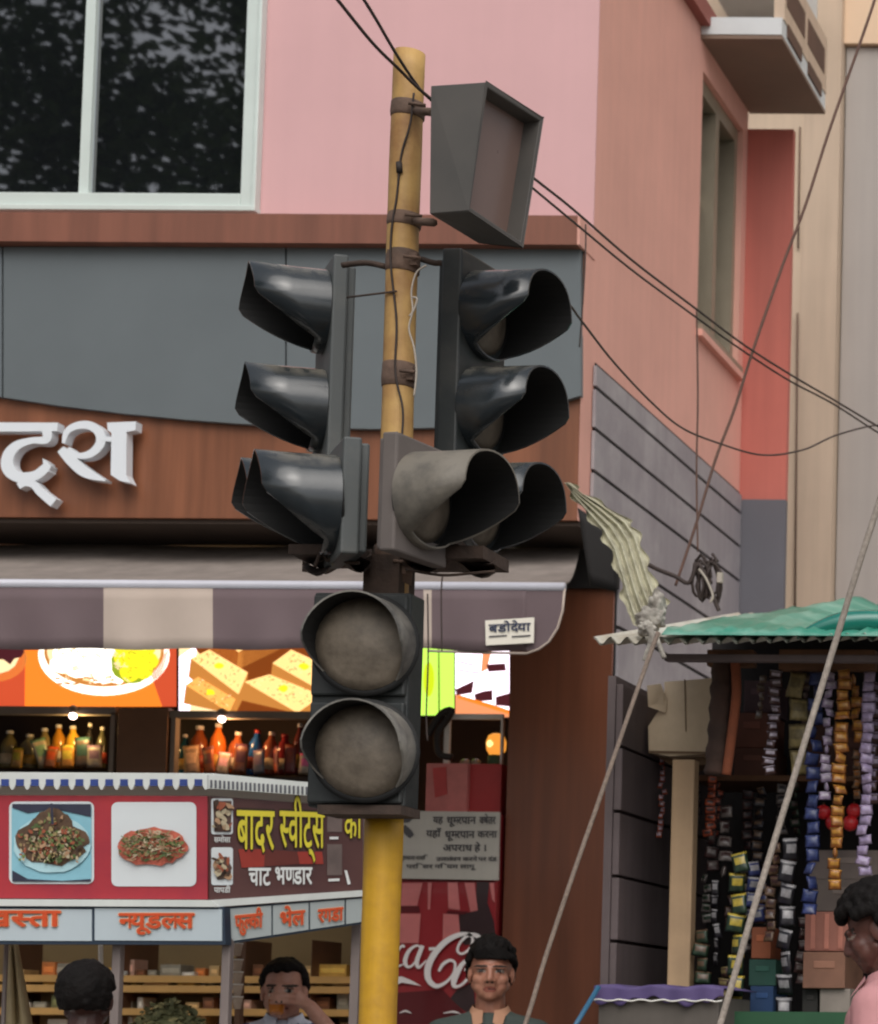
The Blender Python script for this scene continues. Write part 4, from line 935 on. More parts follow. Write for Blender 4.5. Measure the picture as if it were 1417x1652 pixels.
for k in range(40):
    top = k % 2; b.use(rnd.choice([fc[2], fc[5], fc[3], fc[4]])); blob(b, rnd.uniform(346, 372), rnd.uniform(1295, 1340) if top else rnd.uniform(1380, 1420), rnd.uniform(2, 6), rnd.uniform(3, 9), so2(3 + k % 4), 7, .3, rnd.random() * 3)
b.use(m_wtxt)
for y in (1355, 1436): write(b, ['प', 'ा', 'प', 'ड', 'ी'] if y > 1400 else ['स', 'म', 'ो', 'स', 'ा'], lambda u, v, y=y: fs(346 + 26 * u, y - 4 + 8 * v, .004), .015)
b.use(M('printed grey brown', (102, 88, 84), .5, .2, 10)); spol([(528, 1312), (552, 1314), (552, 1342), (528, 1342)], 1); spol([(528, 1362), (552, 1362), (552, 1412), (528, 1412)], 1)
b.use(m_wtxt); spol([(532, 1350), (546, 1350), (546, 1354), (532, 1354)], 2); spol([(530, 1418), (548, 1417), (548, 1421), (530, 1422)], 2); spol([(556, 1404), (560, 1404), (566, 1426), (561, 1427)], 2)
def side_text(items, x0, y0, x1, y1, mats, offs, dy0=0, slope=0):
    for k, (mt, of) in enumerate(zip(mats, offs)):
        b.use(mt); write(b, items, lambda u, v, k=k: fs(x0 + (x1 - x0) * u, y0 + (y1 - y0) * v + slope * u * (1 - v * .6), .004 + .003 * k), of)
side_text(['ब', 'ा', 'द', 'र'], 383, 1308, 443, 1369, [m_ysh, m_ytxt], [.05, .012], slope=2); side_text(['स', ('्', 2, -.03, .0), 'व', 'ी', 'ट', ('्', 2, .02, .02), 'स'][:1] and [('स', 1, .2), 'व', 'ी', 'ट', ('्', 2, .0, .0), 'स'], 452, 1309, 524, 1366, [m_ysh, m_ytxt], [.05, .012], slope=3)
side_text(['क', 'ी'], 556, 1312, 584, 1352, [m_ysh, m_ytxt], [.04, .01])
side_text(['च', 'ा', 'ट'], 402, 1401, 437, 1428, [m_wtxt], [.022]); side_text(['भ', ('ण', 1, .17), 'ड', 'ा', 'र'], 444, 1400, 504, 1426, [m_wtxt], [.022])
b.build('side_banner', ct)
# fascia
b = MB(m_cwhite); panel(b, [(-330, 1449), (340, 1452), (350, 1463), (-330, 1460)], ff, .045, .05); panel(b, [(340, 1452), (586, 1436), (586, 1446), (350, 1463)], fs, .045, .05); b.build('ledge', ct)
b = MB(m_cblue); panel(b, [(-330, 1459), (362, 1463), (364, 1524), (-330, 1522)], ff, .03, .04); b.use(m_cpan)
for xa, xb in ((-330, -160), (-156, 148), (153, 358)): panel(b, [(xa, 1465), (xb, 1467), (xb, 1518), (xa, 1517)], ff, .034, .006)
b.use(m_cblue)
PS = [fs(x, y, .03) for x, y in ((358, 1464), (588, 1447), (588, 1490), (362, 1524))]; b.prism(PS, -NS * .04); b.use(M('pale grey lettered panel', (168, 176, 176), .45, .05, 4))
def yt(x): return 1467 - (x - 360) * .078
def yb2(x): return 1520 - (x - 362) * .148
for xa, xb in ((366, 438), (441, 498), (501, 556), (559, 586)): b.prism([fs(x, y, .036) for x, y in ((xa, yt(xa)), (xb, yt(xb)), (xb, yb2(xb)), (xa, yb2(xa)))], -NS * .006)
def ftext(items, x0, y0, x1, y1):
    for k, (mt, of) in enumerate(((m_lhalo, .055), (m_ltxt, .03))):
        b.use(mt); write(b, items, lambda u, v, k=k: ff(x0 + (x1 - x0) * u, y0 + (y1 - y0) * v, .037 + .003 * k), of)
ftext(['ख', ('स', 1, .2), 'त', 'ा'], -30, 1470, 97, 1494); ftext([('न', 1, .17), 'य', ('ू', 2, .02, .0), 'ड', ('ल', 1, .17), 'स'], 193, 1474, 313, 1497)
def fst(items, x0, x1, y0, y1):
    for k, (mt, of) in enumerate(((m_lhalo, .055), (m_ltxt, .03))):
        b.use(mt); write(b, items, lambda u, v, k=k: fs(x0 + (x1 - x0) * u, y0 + (y1 - y0) * v - .1 * (x1 - x0) * u, .039 + .003 * k), of)
fst(['फ', ('ु', 2, .08, .0), ('ल', 1, .17), 'क', 'ी'], 380, 424, 1478, 1500); fst(['भ', ('े', 2, .0, .0), 'ल'], 452, 492, 1473, 1495); fst(['र', 'ग', 'ड', 'ा'], 514, 554, 1468, 1488)
b.build('fascia', ct)
for x0, x1, fn, o in ((181, 195, ff, -.02), (358, 372, ff, -.01), (6, 12, ff, -.3), (-330, -318, ff, -.02)):
    b = MB(m_post); a = fn(x0, 1522, o); c = fn(x1, 1522, o); wv_ = (c - a).length; b.box((a.x, a.y, .14), (a.x + wv_, a.y + wv_, ff(100, 1521).z + .02)); b.build('post', ct, bevel=.004)
b = MB(m_post); b.box((S1.x - .05, 8.02, .14), (S1.x - .02, 8.05, zr)); b.build('post', ct)
b = MB(m_cwhite); b.prism([V((XLc, YC + .02, .5)), V((S0.x + .02, YC + .02, .5)), V((S1.x, 8.05, .5)), V((S1.x, 8.3, .5)), V((XLc, 8.3, .5))], (0, 0, .5)); b.build('counter', ct)
m_tyre = M('rubber tyre', (34, 33, 33), .85, .1, 8)
for x in (XLc + .3, S0.x - .3):
    b = MB(m_tyre); b.lathe((x, YC + .02, .42), [(.02, -.02), (.25, -.02), (.28, -.01), (.28, .02), (.25, .035), (.02, .035)], 28, (0, -1, 0)); b.build('wheel', ct)
# things on the cart
m_herb = M('chopped greens', (96, 98, 66), .7, .2, 30, rgb2=(172, 160, 112), lo=.5, hi=.68); b = MB(m_herb); rnd = random.Random(4); zc = ff(270, 1690).z
for k in range(900):
    u, v = rnd.uniform(-1, 1), rnd.uniform(-1, 1)
    if u * u + v * v > 1: continue
    z = (1 - u * u - v * v) ** .6 * (.155 + .02 * math.sin(k)); c = at(272, 1690, YC + .35); p = c + V((u * .14, v * .12, z * rnd.uniform(.8, 1.05)))
    a = V((rnd.gauss(0, 1), rnd.gauss(0, 1), rnd.gauss(0, .6))).normalized(); q = a.orthogonal().normalized(); s2 = .013; b.face([p - a * s2, p + q * s2 * .7, p + a * s2, p - q * s2 * .7])
c = at(272, 1690, YC + .35); b.ell(c + V((0, 0, .02)), (.13, .11, .11)); b.use(M('steel bowl', (150, 148, 146), .3, .05, 6, metal=.6)); b.lathe(V((c.x, c.y, 1.0)), [(.1, 0), (.16, .06), (.19, max(.1, c.z + .03 - 1.0))], 24); tag(b.build('herb_heap'), 'heap of chopped greens piled in a bowl on the cart', 'herbs')
b = MB(M('tan cloth drape', (176, 158, 122), .8, .1, 6)); b.grid(lambda u, v: at(12 + 16 * u + (u - .3) * 34 * v, 1524 + 130 * v, YC + .5 + .03 * math.sin(u * 14)), 14, 10); dr = tag(b.build('cloth_drape'), 'tan cloth hanging at the left inside the food cart', 'cloth'); q = dr.modifiers.new('thick', 'SOLIDIFY'); q.thickness = .004
b = MB(m_wfr); b.tube(catmull([at(x, y, YC + .4) for x, y in ((163, 1500), (163, 1552), (167, 1562), (180, 1569), (205, 1570))], 6), .008, 8); tag(b.build('pipe'), 'thin white bent pipe inside the food cart', 'pipe')
for k, y in enumerate((1534, 1560, 1580, 1600, 1620)):
    b = MB(M('paper cup', (190, 168, 150), .6, .1, 9)); o = at(383, y + 8, YC + .8); b.lathe(o, [(.012, 0), (.018, .04), (.02, .044)], 12); b.use(m_wfr); b.lathe(o + V((0, 0, .0442)), [(.0195, 0), (.021, .004)], 12)
    tag(b.build('paper_cup'), 'small paper cup right of the cart corner, %s from the top of the column' % ('first', 'second', 'third', 'fourth', 'fifth')[k], 'cup', 'paper cups by the cart corner')
b = MB(m_intr); b.pbox(376, 1516, 391, 1700, YC + .9, .03); tag(b.build('cup_rack'), 'dark upright board behind the column of paper cups', 'rack')

# ------------------------------------------------------------------ drinks fridge, notice, cartons
YR = 9.975
m_fr = M('fridge red', (150, 40, 46), .3, .08, 3, coat=.3); m_frd = M('fridge dark print', (58, 42, 44), .3, .1, 4, coat=.2); m_frl = M('fridge light red print', (204, 120, 118), .3, .1, 6, coat=.2); m_frw = M('fridge white lettering', (240, 234, 232), .35, 0)
fr = thing('drinks_fridge', 'red drinks fridge with a big white script name and a bottle picture', 'fridge', at(715, 1600, YR)); fr.location.z = .14; ORG[fr] = V(fr.location)
a = at(604, 1311, YR); c = at(806, 1311, YR)
b = MB(m_fr); b.box((a.x, YR, .14), (c.x, 10.52, a.z)); b.build('body', fr, bevel=.01)
b = MB(m_fr); b.pbox(606, 1424, 802, 1900, YR - .03, .029)
def fk(k): return lambda x, y: at(x, y, YR - .03 - .003 * k)
def rp(P, k): b.face([at(560 + x / 3.374, 1190 + y / 3.374, YR - .03 - .003 * k) for x, y in P])
b.use(m_frd); rp([(705, 785), (775, 785), (765, 900), (800, 1000), (812, 1110), (640, 1130), (610, 1080), (612, 960), (700, 945)], 1); rp([(560, 1420), (600, 1370), (690, 1330), (700, 1500), (640, 1490)], 1)
b.use(m_frl)
for P in ([(300, 792), (412, 790), (382, 915), (292, 915)], [(440, 790), (462, 790), (452, 935), (440, 935)], [(548, 788), (602, 788), (616, 938), (552, 930)], [(640, 790), (694, 790), (712, 940), (672, 948)], [(280, 958), (402, 958), (390, 1118), (270, 1118)], [(524, 958), (606, 962), (616, 1060), (520, 1115)], [(776, 790), (800, 790), (806, 900), (790, 880)]): rp(P, 2)
b.use(M('fridge deep red', (92, 22, 28), .3, .08, 4, coat=.2)); rp([(270, 918), (392, 918), (398, 952), (268, 952)], 1); rp([(548, 942), (660, 946), (640, 962), (540, 958)], 3); rp([(255, 1390), (520, 1370), (640, 1500), (620, 1559), (250, 1559)], 1)
b.use(m_frw)
def zs2(pts, wid, k): ribbon(b, pts, wid, lambda x, y: at(560 + x / 3.374, 1190 + y / 3.374, YR - .03 - .003 * k), 7)
zs2([(312, 1142), (300, 1132), (270, 1170), (258, 1215), (268, 1245), (312, 1232)], [14, 12, 20, 24, 16, 6], 4)
zs2([(408, 1150), (380, 1132), (338, 1160), (316, 1215), (332, 1248), (366, 1228), (404, 1150)], [10, 12, 20, 24, 16, 10, 8], 5)
zs2([(412, 1132), (396, 1170), (380, 1222), (392, 1250), (432, 1212)], [22, 24, 24, 16, 6], 6); zs2([(446, 1150), (484, 1148)], [18, 16], 4)
zs2([(500, 1272), (522, 1234), (560, 1212), (588, 1228), (580, 1282), (540, 1330), (488, 1352), (446, 1320), (440, 1258), (470, 1186), (530, 1116), (600, 1076), (660, 1070), (684, 1098), (668, 1148), (628, 1176), (602, 1160), (616, 1116), (660, 1076), (706, 1078), (750, 1112)], [14, 18, 16, 14, 14, 16, 24, 32, 36, 34, 32, 26, 18, 14, 14, 14, 14, 14, 18, 24, 12], 6)
zs2([(664, 1200), (622, 1240), (586, 1310), (584, 1352), (622, 1346), (664, 1300), (684, 1236), (660, 1232), (640, 1270)], [14, 26, 34, 22, 14, 20, 24, 10, 6], 8)
zs2([(756, 1096), (780, 1110), (800, 1082)], [8, 18, 14], 5)
rp([(255, 1302), (300, 1300), (345, 1318), (405, 1352), (352, 1342), (300, 1334), (255, 1352)], 5); zs2([(286, 1498), (320, 1488), (350, 1500)], [4, 10, 3], 5); zs2([(525, 1500), (580, 1492), (620, 1504)], [4, 10, 3], 5)
b.build('door', fr)
# notice
YN = YR - .035
nt_ = MB(M('grey white notice board', (192, 187, 176), .5, .06, 4, streak=.08)); nt_.ppoly([(640, 1308), (806, 1310), (804, 1420), (640, 1417)], YN, .012)
b = nt_; b.use(m_print)
def nl(items, x0, y0, x1, y1): write(b, items, lambda u, v: at(x0 + (x1 - x0) * u, y0 + (y1 - y0) * v, YN - .003), .02)
nl(['य', 'ह'], 699, 1318, 715, 1328); nl(['ध', ('ू', 2, .02, 0), ('म', 1, .17), 'र', 'प', 'ा', 'न'], 721, 1318, 768, 1329); nl([('क', 1, .2), 'ष', ('े', 2, 0, 0), 'त', 'र'], 774, 1318, 800, 1329)
nl(['य', 'ह', 'ा', 'ँ'], 688, 1340, 712, 1350); nl(['ध', ('ू', 2, .02, 0), ('म', 1, .17), 'र', 'प', 'ा', 'न'], 718, 1341, 766, 1352); nl(['क', 'र', 'न', 'ा'], 771, 1341, 802, 1351)
nl(['अ', 'प', 'र', 'ा', 'ध', ' ', 'ह', ('े', 2, 0, 0), ' ', '।'], 715, 1363, 784, 1373)
nl(['ज', 'ु', 'र', 'म', 'ा', 'न', 'ा', ' ', 'र', 'ा', 'श', 'ि'], 644, 1381, 690, 1387); nl(['उ', 'ल', 'ल', 'ं', 'घ', 'न', ' ', 'क', 'र', 'न', 'े', ' ', 'प', 'र', ' ', 'द', 'ं', 'ड'], 704, 1383, 802, 1389); nl(['प', 'र', 'ि', 'स', 'र', ' ', 'न', 'ि', 'य', 'म', ' ', 'ल', 'ा', 'ग', 'ू'], 656, 1395, 768, 1401)
zz_ = at(650, 1340, YN).z; blob(b, 656, 1320, 9, 8, lambda x, y: at(x, y, YN - .003), 12, .2); ribbon(b, [(650, 1334), (660, 1344), (665, 1350)], [10, 12, 8], lambda x, y: at(x, y, YN - .003), 4)
tag(nt_.build('notice_sign'), 'grey no smoking notice in Hindi fixed across the top of the red fridge', 'notice')
zt_ = a.z + .001
def carton(x0, x1, y0, Y, d, mat, label, mark=None):
    p, q = at(x0, 1300, Y), at(x1, 1300, Y); b = MB(mat); b.box((p.x, Y, zt_), (q.x, Y + d, at(x0, y0, Y).z))
    if mark: b.use(mark); b.ppoly([(x0 + 12, y0 + 8), (x0 + 34, y0 + 6), (x0 + 36, y0 + 50), (x0 + 16, y0 + 56)], Y - .003)
    tag(b.build('carton', bevel=.004), label, 'carton', 'cartons on the fridge')
carton(686, 753, 1231, YR + .06, .2, M('faded pink carton', (196, 116, 110), .7, .15, 7), 'faded pink red carton on the fridge, behind the signal pole', M('red carton mark', (186, 70, 68), .7, .1, 9))
carton(754, 808, 1232, YR + .09, .2, M('deep red carton', (172, 52, 52), .6, .08, 5), 'deep red carton on the fridge beside the wood panel')
zc2 = at(700, 1231, YR + .06).z + .002
wf = thing('white_frame', 'white painted display frame standing on the cartons below the lit board', 'frame', at(770, 1228, YR + .16))
b = MB(m_wfr); Yw = YR + .16; p = at(717, 1160, Yw); q = at(812, 1160, Yw); b.box((p.x, Yw, zc2), (p.x + .026, Yw + .02, p.z)); b.build('upright', wf, bevel=.003)
b = MB(m_wfr); b.box((p.x, Yw - .002, p.z), (q.x, Yw + .018, p.z + .025)); b.build('top_bar', wf, bevel=.003)
b = MB(m_wfr); b.box((q.x - .01, Yw, zc2), (q.x, Yw + .02, p.z)); b.build('upright', wf)
b = MB(M('black strap', (36, 30, 28), .7, .15, 8)); b.tube(catmull([at(x, y, YR + .1) for x, y in ((690, 1186), (700, 1168), (714, 1150), (728, 1146), (722, 1160), (708, 1180), (706, 1205), (712, 1218), (730, 1222))], 6), .016, 8); tag(b.build('strap'), 'black twisted strap hanging left of the white frame', 'strap')
for px, col, n in ((751, (150, 130, 118), 'dusty'), (768, (138, 130, 118), 'pale')):
    o = at(px, 1228, Yw + .05); o.z = zc2; b = MB(M(n + ' jar', col, .3, .15, 9)); b.lathe(o, [(.018, 0), (.022, .01), (.022, .028), (.012, .036)], 12); tag(b.build('jar'), 'small %s jar on the cartons under the white frame' % n, 'jar')
o = at(800, 1228, Yw + .06); o.z = zc2
lm = thing('jar_lamp', 'glowing orange jar with a green base at the right end of the cartons', 'lamp', o); b = MB(M('green jar base', (58, 92, 62), .5, .1, 9)); b.lathe(o, [(.03, 0), (.036, .01), (.036, .05), (.03, .056)], 16); b.build('base', lm)
b = MB(M('lit amber glass', (250, 160, 62), emit=.75)); b.lathe(o + V((0, 0, .0561)), [(.028, 0), (.042, .025), (.044, .06), (.034, .09), (.016, .1)], 18); b.use(M('lit amber core', (255, 226, 140), emit=1.3)); b.ell(o + V((-.012, -.036, .105)), (.018, .012, .018), 10, 8); b.build('globe', lm)
# ------------------------------------------------------------------ kiosk
m_tin = M('galvanised corrugated tin', (214, 216, 206), .5, .15, 4, rgb2=(186, 178, 162), metal=.1, streak=.1); m_tinold = M('old yellowed corrugated tin', (186, 182, 158), .65, .2, 22, rgb2=(112, 104, 88), bump=.25, lo=.45, hi=.78)
m_tarp = M('teal tarpaulin', (52, 138, 116), .35, .12, 3.5, rgb2=(124, 172, 154), lo=.46, hi=.62, spec=.6); m_kplank = M('grey kiosk plank', (104, 92, 92), .8, .15, 3, streak=.2); m_kpost = M('pale wood post', (188, 158, 124), .7, .1, 4, streak=.15)
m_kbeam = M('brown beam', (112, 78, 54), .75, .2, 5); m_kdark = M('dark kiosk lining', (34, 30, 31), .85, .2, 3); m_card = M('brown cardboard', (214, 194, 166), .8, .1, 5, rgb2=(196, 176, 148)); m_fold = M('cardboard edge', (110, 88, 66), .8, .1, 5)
XK = at(1003, 1300, 8.2).x; XKR = XK + 1.75; zk0 = at(1200, 1031, 7.6).z; zk1 = at(1200, 990, 9.35).z
kk = thing('kiosk', 'small street kiosk with a corrugated tin roof and hanging goods', 'kiosk', (XK + .8, 8.6, .14))
def zroof(y): return zk0 + (zk1 - zk0) * (y - 7.6) / (9.35 - 7.6)
xa_ = at(957, 1030, 7.6).x
b = MB(m_tin)
def froof(u, v, o=0):
    x = xa_ + (XKR + .1 - xa_) * u; y = 7.6 + 1.75 * v; return V((x, y, zroof(y) + .012 * math.sin(x * 2 * math.pi / .058) + o + .01 * math.sin(x * 3)))
b.grid(lambda u, v: froof(u, v, .003), 330, 4); b.grid(lambda u, v: froof(1 - u, v, -.003), 330, 4); b.build('roof_sheet', kk)
b = MB(m_kplank); b.box((at(1072, 1040, 7.75).x, 7.75, zk0 - .05), (XKR, 7.79, zk0 - .025)); b.build('front_beam', kk, bevel=.004)
for k in range(9):
    z1_ = zk0 - .06 - .24 * k; 
    if z1_ - .23 < .2: break
    b = MB(m_kplank); b.box((XK - .03, 8.2, z1_ - .228), (XK - .005 + .003 * (k % 2), 9.4, z1_)); b.build('side_plank', kk, bevel=.003)
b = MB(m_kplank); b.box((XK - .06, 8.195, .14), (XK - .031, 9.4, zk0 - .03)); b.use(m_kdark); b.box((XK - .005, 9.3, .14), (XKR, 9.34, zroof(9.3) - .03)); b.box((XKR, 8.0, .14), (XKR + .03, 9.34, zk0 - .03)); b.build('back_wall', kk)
p = at(1075, 1225, 8.3)
b = MB(m_kpost); b.box((at(1076, 1590, 8.3).x, 8.3, .14), (at(1112, 1590, 8.3).x, 8.36, p.z)); b.build('post', kk, bevel=.004); kpz = p.z
b = MB(m_kbeam); b.pbox(1114, 1226, 1124, 1640, 8.4, .03); b.build('post', kk)
for x0, x1, y0, y1 in ((1140, 1216, 1048, 1074), (1256, 1412, 1048, 1080)): b = MB(m_kbeam); b.pbox(x0, y0, x1, y1, 8.05, .05); b.build('header_board', kk, bevel=.004)
b = MB(m_kbeam); b.pbox(1116, 1252, 1420, 1259, 8.75, .4); b.build('shelf', kk)
b = MB(M('green counter cloth', (40, 84, 56), .7, .12, 4)); b.pbox(1150, 1634, 1560, 1700, 7.95, .5); b.build('counter_cloth', kk)
b = MB(m_kplank); b.box((XK, 7.97, .14), (XKR, 8.6, at(1200, 1702, 7.95).z)); b.build('counter', kk)
# tarpaulin over the roof
ta = MB(m_tarp); x0t = at(1072, 1015, 7.62).x
def ftarp(u, v):
    x = x0t + (XKR + .12 - x0t) * u; y = 7.585 + 1.72 * v
    h = .022 + .022 * noise.noise(V((x * 3, y * 3, 1))) + .012 * noise.noise(V((x * 9, y * 7, 4))) + .05 * math.exp(-((u - .17) / .05) ** 2) * v + .006 * math.sin(x * 108) * (1 - v)
    if v == 0: h = .0; 
    x += .03 * noise.noise(V((y * 4, 2, 7))) * (1 - u)
    return V((x, y, zroof(y) + .012 + max(h, .004)))
ta.grid(ftarp, 70, 26); t_ = ta.build('tarpaulin'); tag(t_, 'wrinkled teal tarpaulin laid over the tin kiosk roof', 'tarpaulin'); q = t_.modifiers.new('thick', 'SOLIDIFY'); q.thickness = .003
b = MB(M('folded teal tarpaulin', (24, 118, 104), .22, .15, 6, spec=.7)); P = [(1285, 1028), (1310, 1018), (1345, 1008), (1390, 1003), (1440, 1004), (1500, 1008)]
b.tube(catmull([at(x, y, 7.66 + .02 * i) for i, (x, y) in enumerate(P)], 6), [.006 + .034 * min(1, i / 14) for i in range(31)], 12); tag(b.build('tarpaulin_roll'), 'glossy rolled fold of dark teal plastic on the right of the tarpaulin', 'tarpaulin')
# bent sheet standing behind the roof corner
Lc = [(910, 779), (928, 806), (946, 830), (966, 856), (984, 888), (996, 926), (1006, 965), (1018, 1002), (1034, 1016)]
Rc = [(917, 778), (944, 796), (978, 814), (1016, 840), (1032, 862), (1040, 890), (1050, 920), (1062, 950), (1076, 975)]
b = MB(m_tinold)
def interp(P, t): 
    t *= len(P) - 1; i = min(int(t), len(P) - 2); f = t - i; return (P[i][0] * (1 - f) + P[i + 1][0] * f, P[i][1] * (1 - f) + P[i + 1][1] * f)
def fbent(u, v, o=0):
    l, r = interp(Lc, v), interp(Rc, v); x = l[0] * (1 - u) + r[0] * u; y = l[1] * (1 - u) + r[1] * u
    d = 8.75 + .12 * u - .15 * v + .016 * math.asin(.97 * math.sin(u * 2 * math.pi * 4.5)) + .05 * math.sin(v * 5) + .02 * noise.noise(V((u * 2, v * 3, 1))) + o
    wob = (11 * noise.noise(V((v * 14, u * 2, 3))) + 5 * math.sin(v * 40)) * max(0, abs(u - .5) - .36) / .14
    return at(x + wob, y, d)
b.grid(lambda u, v: fbent(u, v), 44, 40); b.grid(lambda u, v: fbent(1 - u, v, .006), 44, 40); tag(b.build('bent_tin_sheet'), 'bent yellowed corrugated sheet standing behind the left end of the kiosk roof', 'tin sheet')
b = MB(m_black); b.grid(lambda u, v: at(932 + 62 * u + 20 * v * (1 - u), 820 + 40 * u + (125 - 30 * u) * v, 9.2 + .05 * u), 6, 6); tag(b.build('gap_shade_sheet'), 'black sheet standing in for the shade between the awning and the bent tin sheet', 'cloth'); bpy.data.objects['gap_shade_sheet'].modifiers.new('thick', 'SOLIDIFY').thickness = .01  # no real cloth: black sheet added as the shadow in this gap
b = MB(M('dirty rag', (196, 190, 180), .9, .3, 18, rgb2=(112, 106, 98), bump=.5))
def frag(c, rx, ry, rz, sd):
    def fn(u, v):
        th, ph = math.pi * v, 2 * math.pi * u; d = V((math.sin(th) * math.cos(ph), math.sin(th) * math.sin(ph), math.cos(th)))
        q = d * 2.2 + V((sd, sd * 2, 0)); r_ = 1 + .3 * (abs(noise.noise(q * .7)) * 2 - .4) + .16 * noise.noise(q * 1.5)
        return c + V((d.x * rx, d.y * ry, d.z * rz)) * r_
    b.grid(fn, 40, 26, True)
frag(at(1050, 1000, 7.72), .05, .04, .04, 3); frag(at(1060, 978, 7.8), .03, .03, .05, 8); frag(at(1044, 1016, 7.66), .03, .03, .028, 13)
b.tube(catmull([at(x, y, 7.6) for x, y in ((1046, 1012), (1052, 1030), (1044, 1052), (1040, 1066))], 5), [.012] * 8 + [.008] * 8, 7); b.tube(catmull([at(x, y, 7.6) for x, y in ((1056, 1020), (1064, 1042), (1072, 1062))], 5), .009, 7)
rg = tag(b.build('knotted_rag'), 'dirty grey rag knotted at the left corner of the kiosk roof', 'rag')
# cardboard box on the post
cb = thing('cardboard_box', 'tan cardboard box hung at the top of the pale post', 'box', at(1098, 1218, 8.5))
b = MB(m_card); b.prism([at(x, y, 8.45) for x, y in ((1046, 1172), (1060, 1150), (1072, 1138), (1072, 1100), (1148, 1094), (1150, 1216), (1080, 1220), (1047, 1214))], (0, .2, 0)); b.build('carton_body', cb)
b = MB(m_card); b.face([at(1044, 1106, 8.4), at(1066, 1103, 8.42), at(1076, 1128, 8.448), at(1074, 1150, 8.448), at(1046, 1140, 8.42)]); fl = b.build('flap', cb); fl.modifiers.new('thick', 'SOLIDIFY').thickness = .004
b = MB(m_fold); b.ppoly([(1104, 1096), (1106, 1096), (1108, 1180), (1106, 1180)], 8.447); b.ppoly([(1047, 1211), (1150, 1213), (1150, 1217), (1047, 1215)], 8.446); b.build('crease', cb)
b = MB(m_fold); b.prism([at(x, y, 8.52) for x, y in ((1062, 1222), (1150, 1220), (1148, 1232), (1090, 1238))], (0, .15, 0)); b.build('base_flap', cb)
# hanging goods
def sachet_mesh(w_, h_, c1, c2, foil=.3):
    mb = MB(c1)
    def fn(u, v, s=1): return V(((u - .5) * w_ * (1 - .06 * math.sin(math.pi * v)), s * -.16 * w_ * (max(0, math.sin(math.pi * u) * math.sin(math.pi * v)) ** .6) + .002 * math.sin(u * 19 + v * 7), -v * h_))
    for s in (1, -1):
        g = MB(c1); g.grid(lambda u, v: fn(u if s == 1 else 1 - u, v, s), 6, 8)
        for f in g.f:
            vv = sum(g.v[i].z for i in f) / len(f) / -h_; uu = sum(g.v[i].x for i in f) / len(f) / w_
            mb.use(c2 if (.3 < vv < .68 and abs(uu) < .36) or vv < .08 else c1); mb.face([g.v[i] for i in f], True)
    return mb.mesh('sachet')
def strip(x0, y0, x1, y1, w_, n, Y, c1, c2, label, cat='sachets', grp='strips of sachets hanging in the kiosk', fill=.98):
    o = at(x0, y0, Y); e = at(x1, y1, Y); H = (o - e).length / n; t = thing('sachet_strip', label, cat, o, grp)
    me = sachet_mesh(pxs(w_, Y), H * fill, c1, c2); rnd = random.Random(label)
    for i in range(n):
        ob = bpy.data.objects.new('sachet', me); COL.objects.link(ob); ob.parent = t; k = i / n
        ob.location = (e - o) * k + V((rnd.gauss(0, .0025), rnd.gauss(0, .004), 0)); ob.rotation_euler = (rnd.gauss(0, .2), rnd.gauss(0, .10), rnd.gauss(0, .55)); ob.scale = (rnd.uniform(.85, 1.08), 1, rnd.uniform(.92, 1.06)); ORG[ob] = o
    return t
def foil(n, c, r=.35): return M(n + ' foil', tuple(int(x * (.93 if n in ('gold', 'pale purple', 'white lavender') else .95)) for x in c), r, .3, 45, spec=.6)
Ya = 7.95
lav = foil('lavender', (158, 142, 170)); lav2 = foil('white lavender', (196, 188, 204)); gold = foil('gold', (196, 140, 56)); gold2 = foil('dark gold', (150, 92, 36)); nav = foil('navy', (44, 54, 104)); nav2 = foil('blue', (62, 74, 120)); kha = foil('khaki', (140, 126, 82), .5); kha2 = foil('dull khaki', (116, 104, 70), .5)
sil = foil('silver', (150, 148, 150), .3); blk = foil('black', (36, 34, 40)); yel = foil('yellow', (184, 162, 62)); grn = foil('dark green', (40, 62, 44)); orr = foil('orange red', (176, 84, 52)); mar = foil('maroon', (76, 50, 48)); brz = foil('bronze', (104, 80, 60)); pur = foil('pale purple', (176, 160, 196))
strip(1254, 1082, 1240, 1250, 22, 12, Ya + .1, mar, lav2, 'strip of lavender and maroon sachets left of the khaki strip')
strip(1288, 1084, 1284, 1252, 32, 4, Ya + .12, kha, kha2, 'broad dull khaki strip of four packets')
strip(1318, 1084, 1308, 1480, 24, 18, Ya + .08, nav, nav2, 'long navy blue strip of sachets reaching lowest of the upper row')
strip(1340, 1084, 1330, 1292, 20, 14, Ya + .04, lav, lav2, 'short pale lavender strip of sachets ending above the red balls')
strip(1362, 1080, 1346, 1436, 24, 21, Ya, gold2, gold, 'bright gold strip of sachets hanging before the red balls')
strip(1378, 1088, 1386, 1198, 20, 6, Ya + .1, gold2, gold, 'short brownish gold strip behind the bright gold one', fill=1.0)
strip(1402, 1084, 1394, 1414, 22, 20, Ya + .02, lav, pur, 'long pale purple strip of sachets right of the gold one')
strip(1276, 1352, 1262, 1646, 30, 8, Ya + .12, blk, sil, 'strip of black and silver packets hanging by the green counter')
strip(1250, 1360, 1242, 1520, 20, 9, Ya + .2, brz, mar, 'strip of bronze sachets left of the black and silver packets')
strip(1192, 1376, 1187, 1640, 28, 8, Ya + .15, grn, yel, 'strip of dark green and yellow packets above the counter')
strip(1216, 1390, 1218, 1490, 26, 4, Ya + .3, nav, sil, 'strip of navy and silver packets behind the grey rope')
strip(1152, 1240, 1142, 1350, 16, 9, Ya + .5, orr, mar, 'orange red strip of sachets under the brown hanging bundle')
strip(1070, 1224, 1066, 1352, 9, 13, 8.6, orr, lav2, 'thin orange and white beaded string beside the pale post')
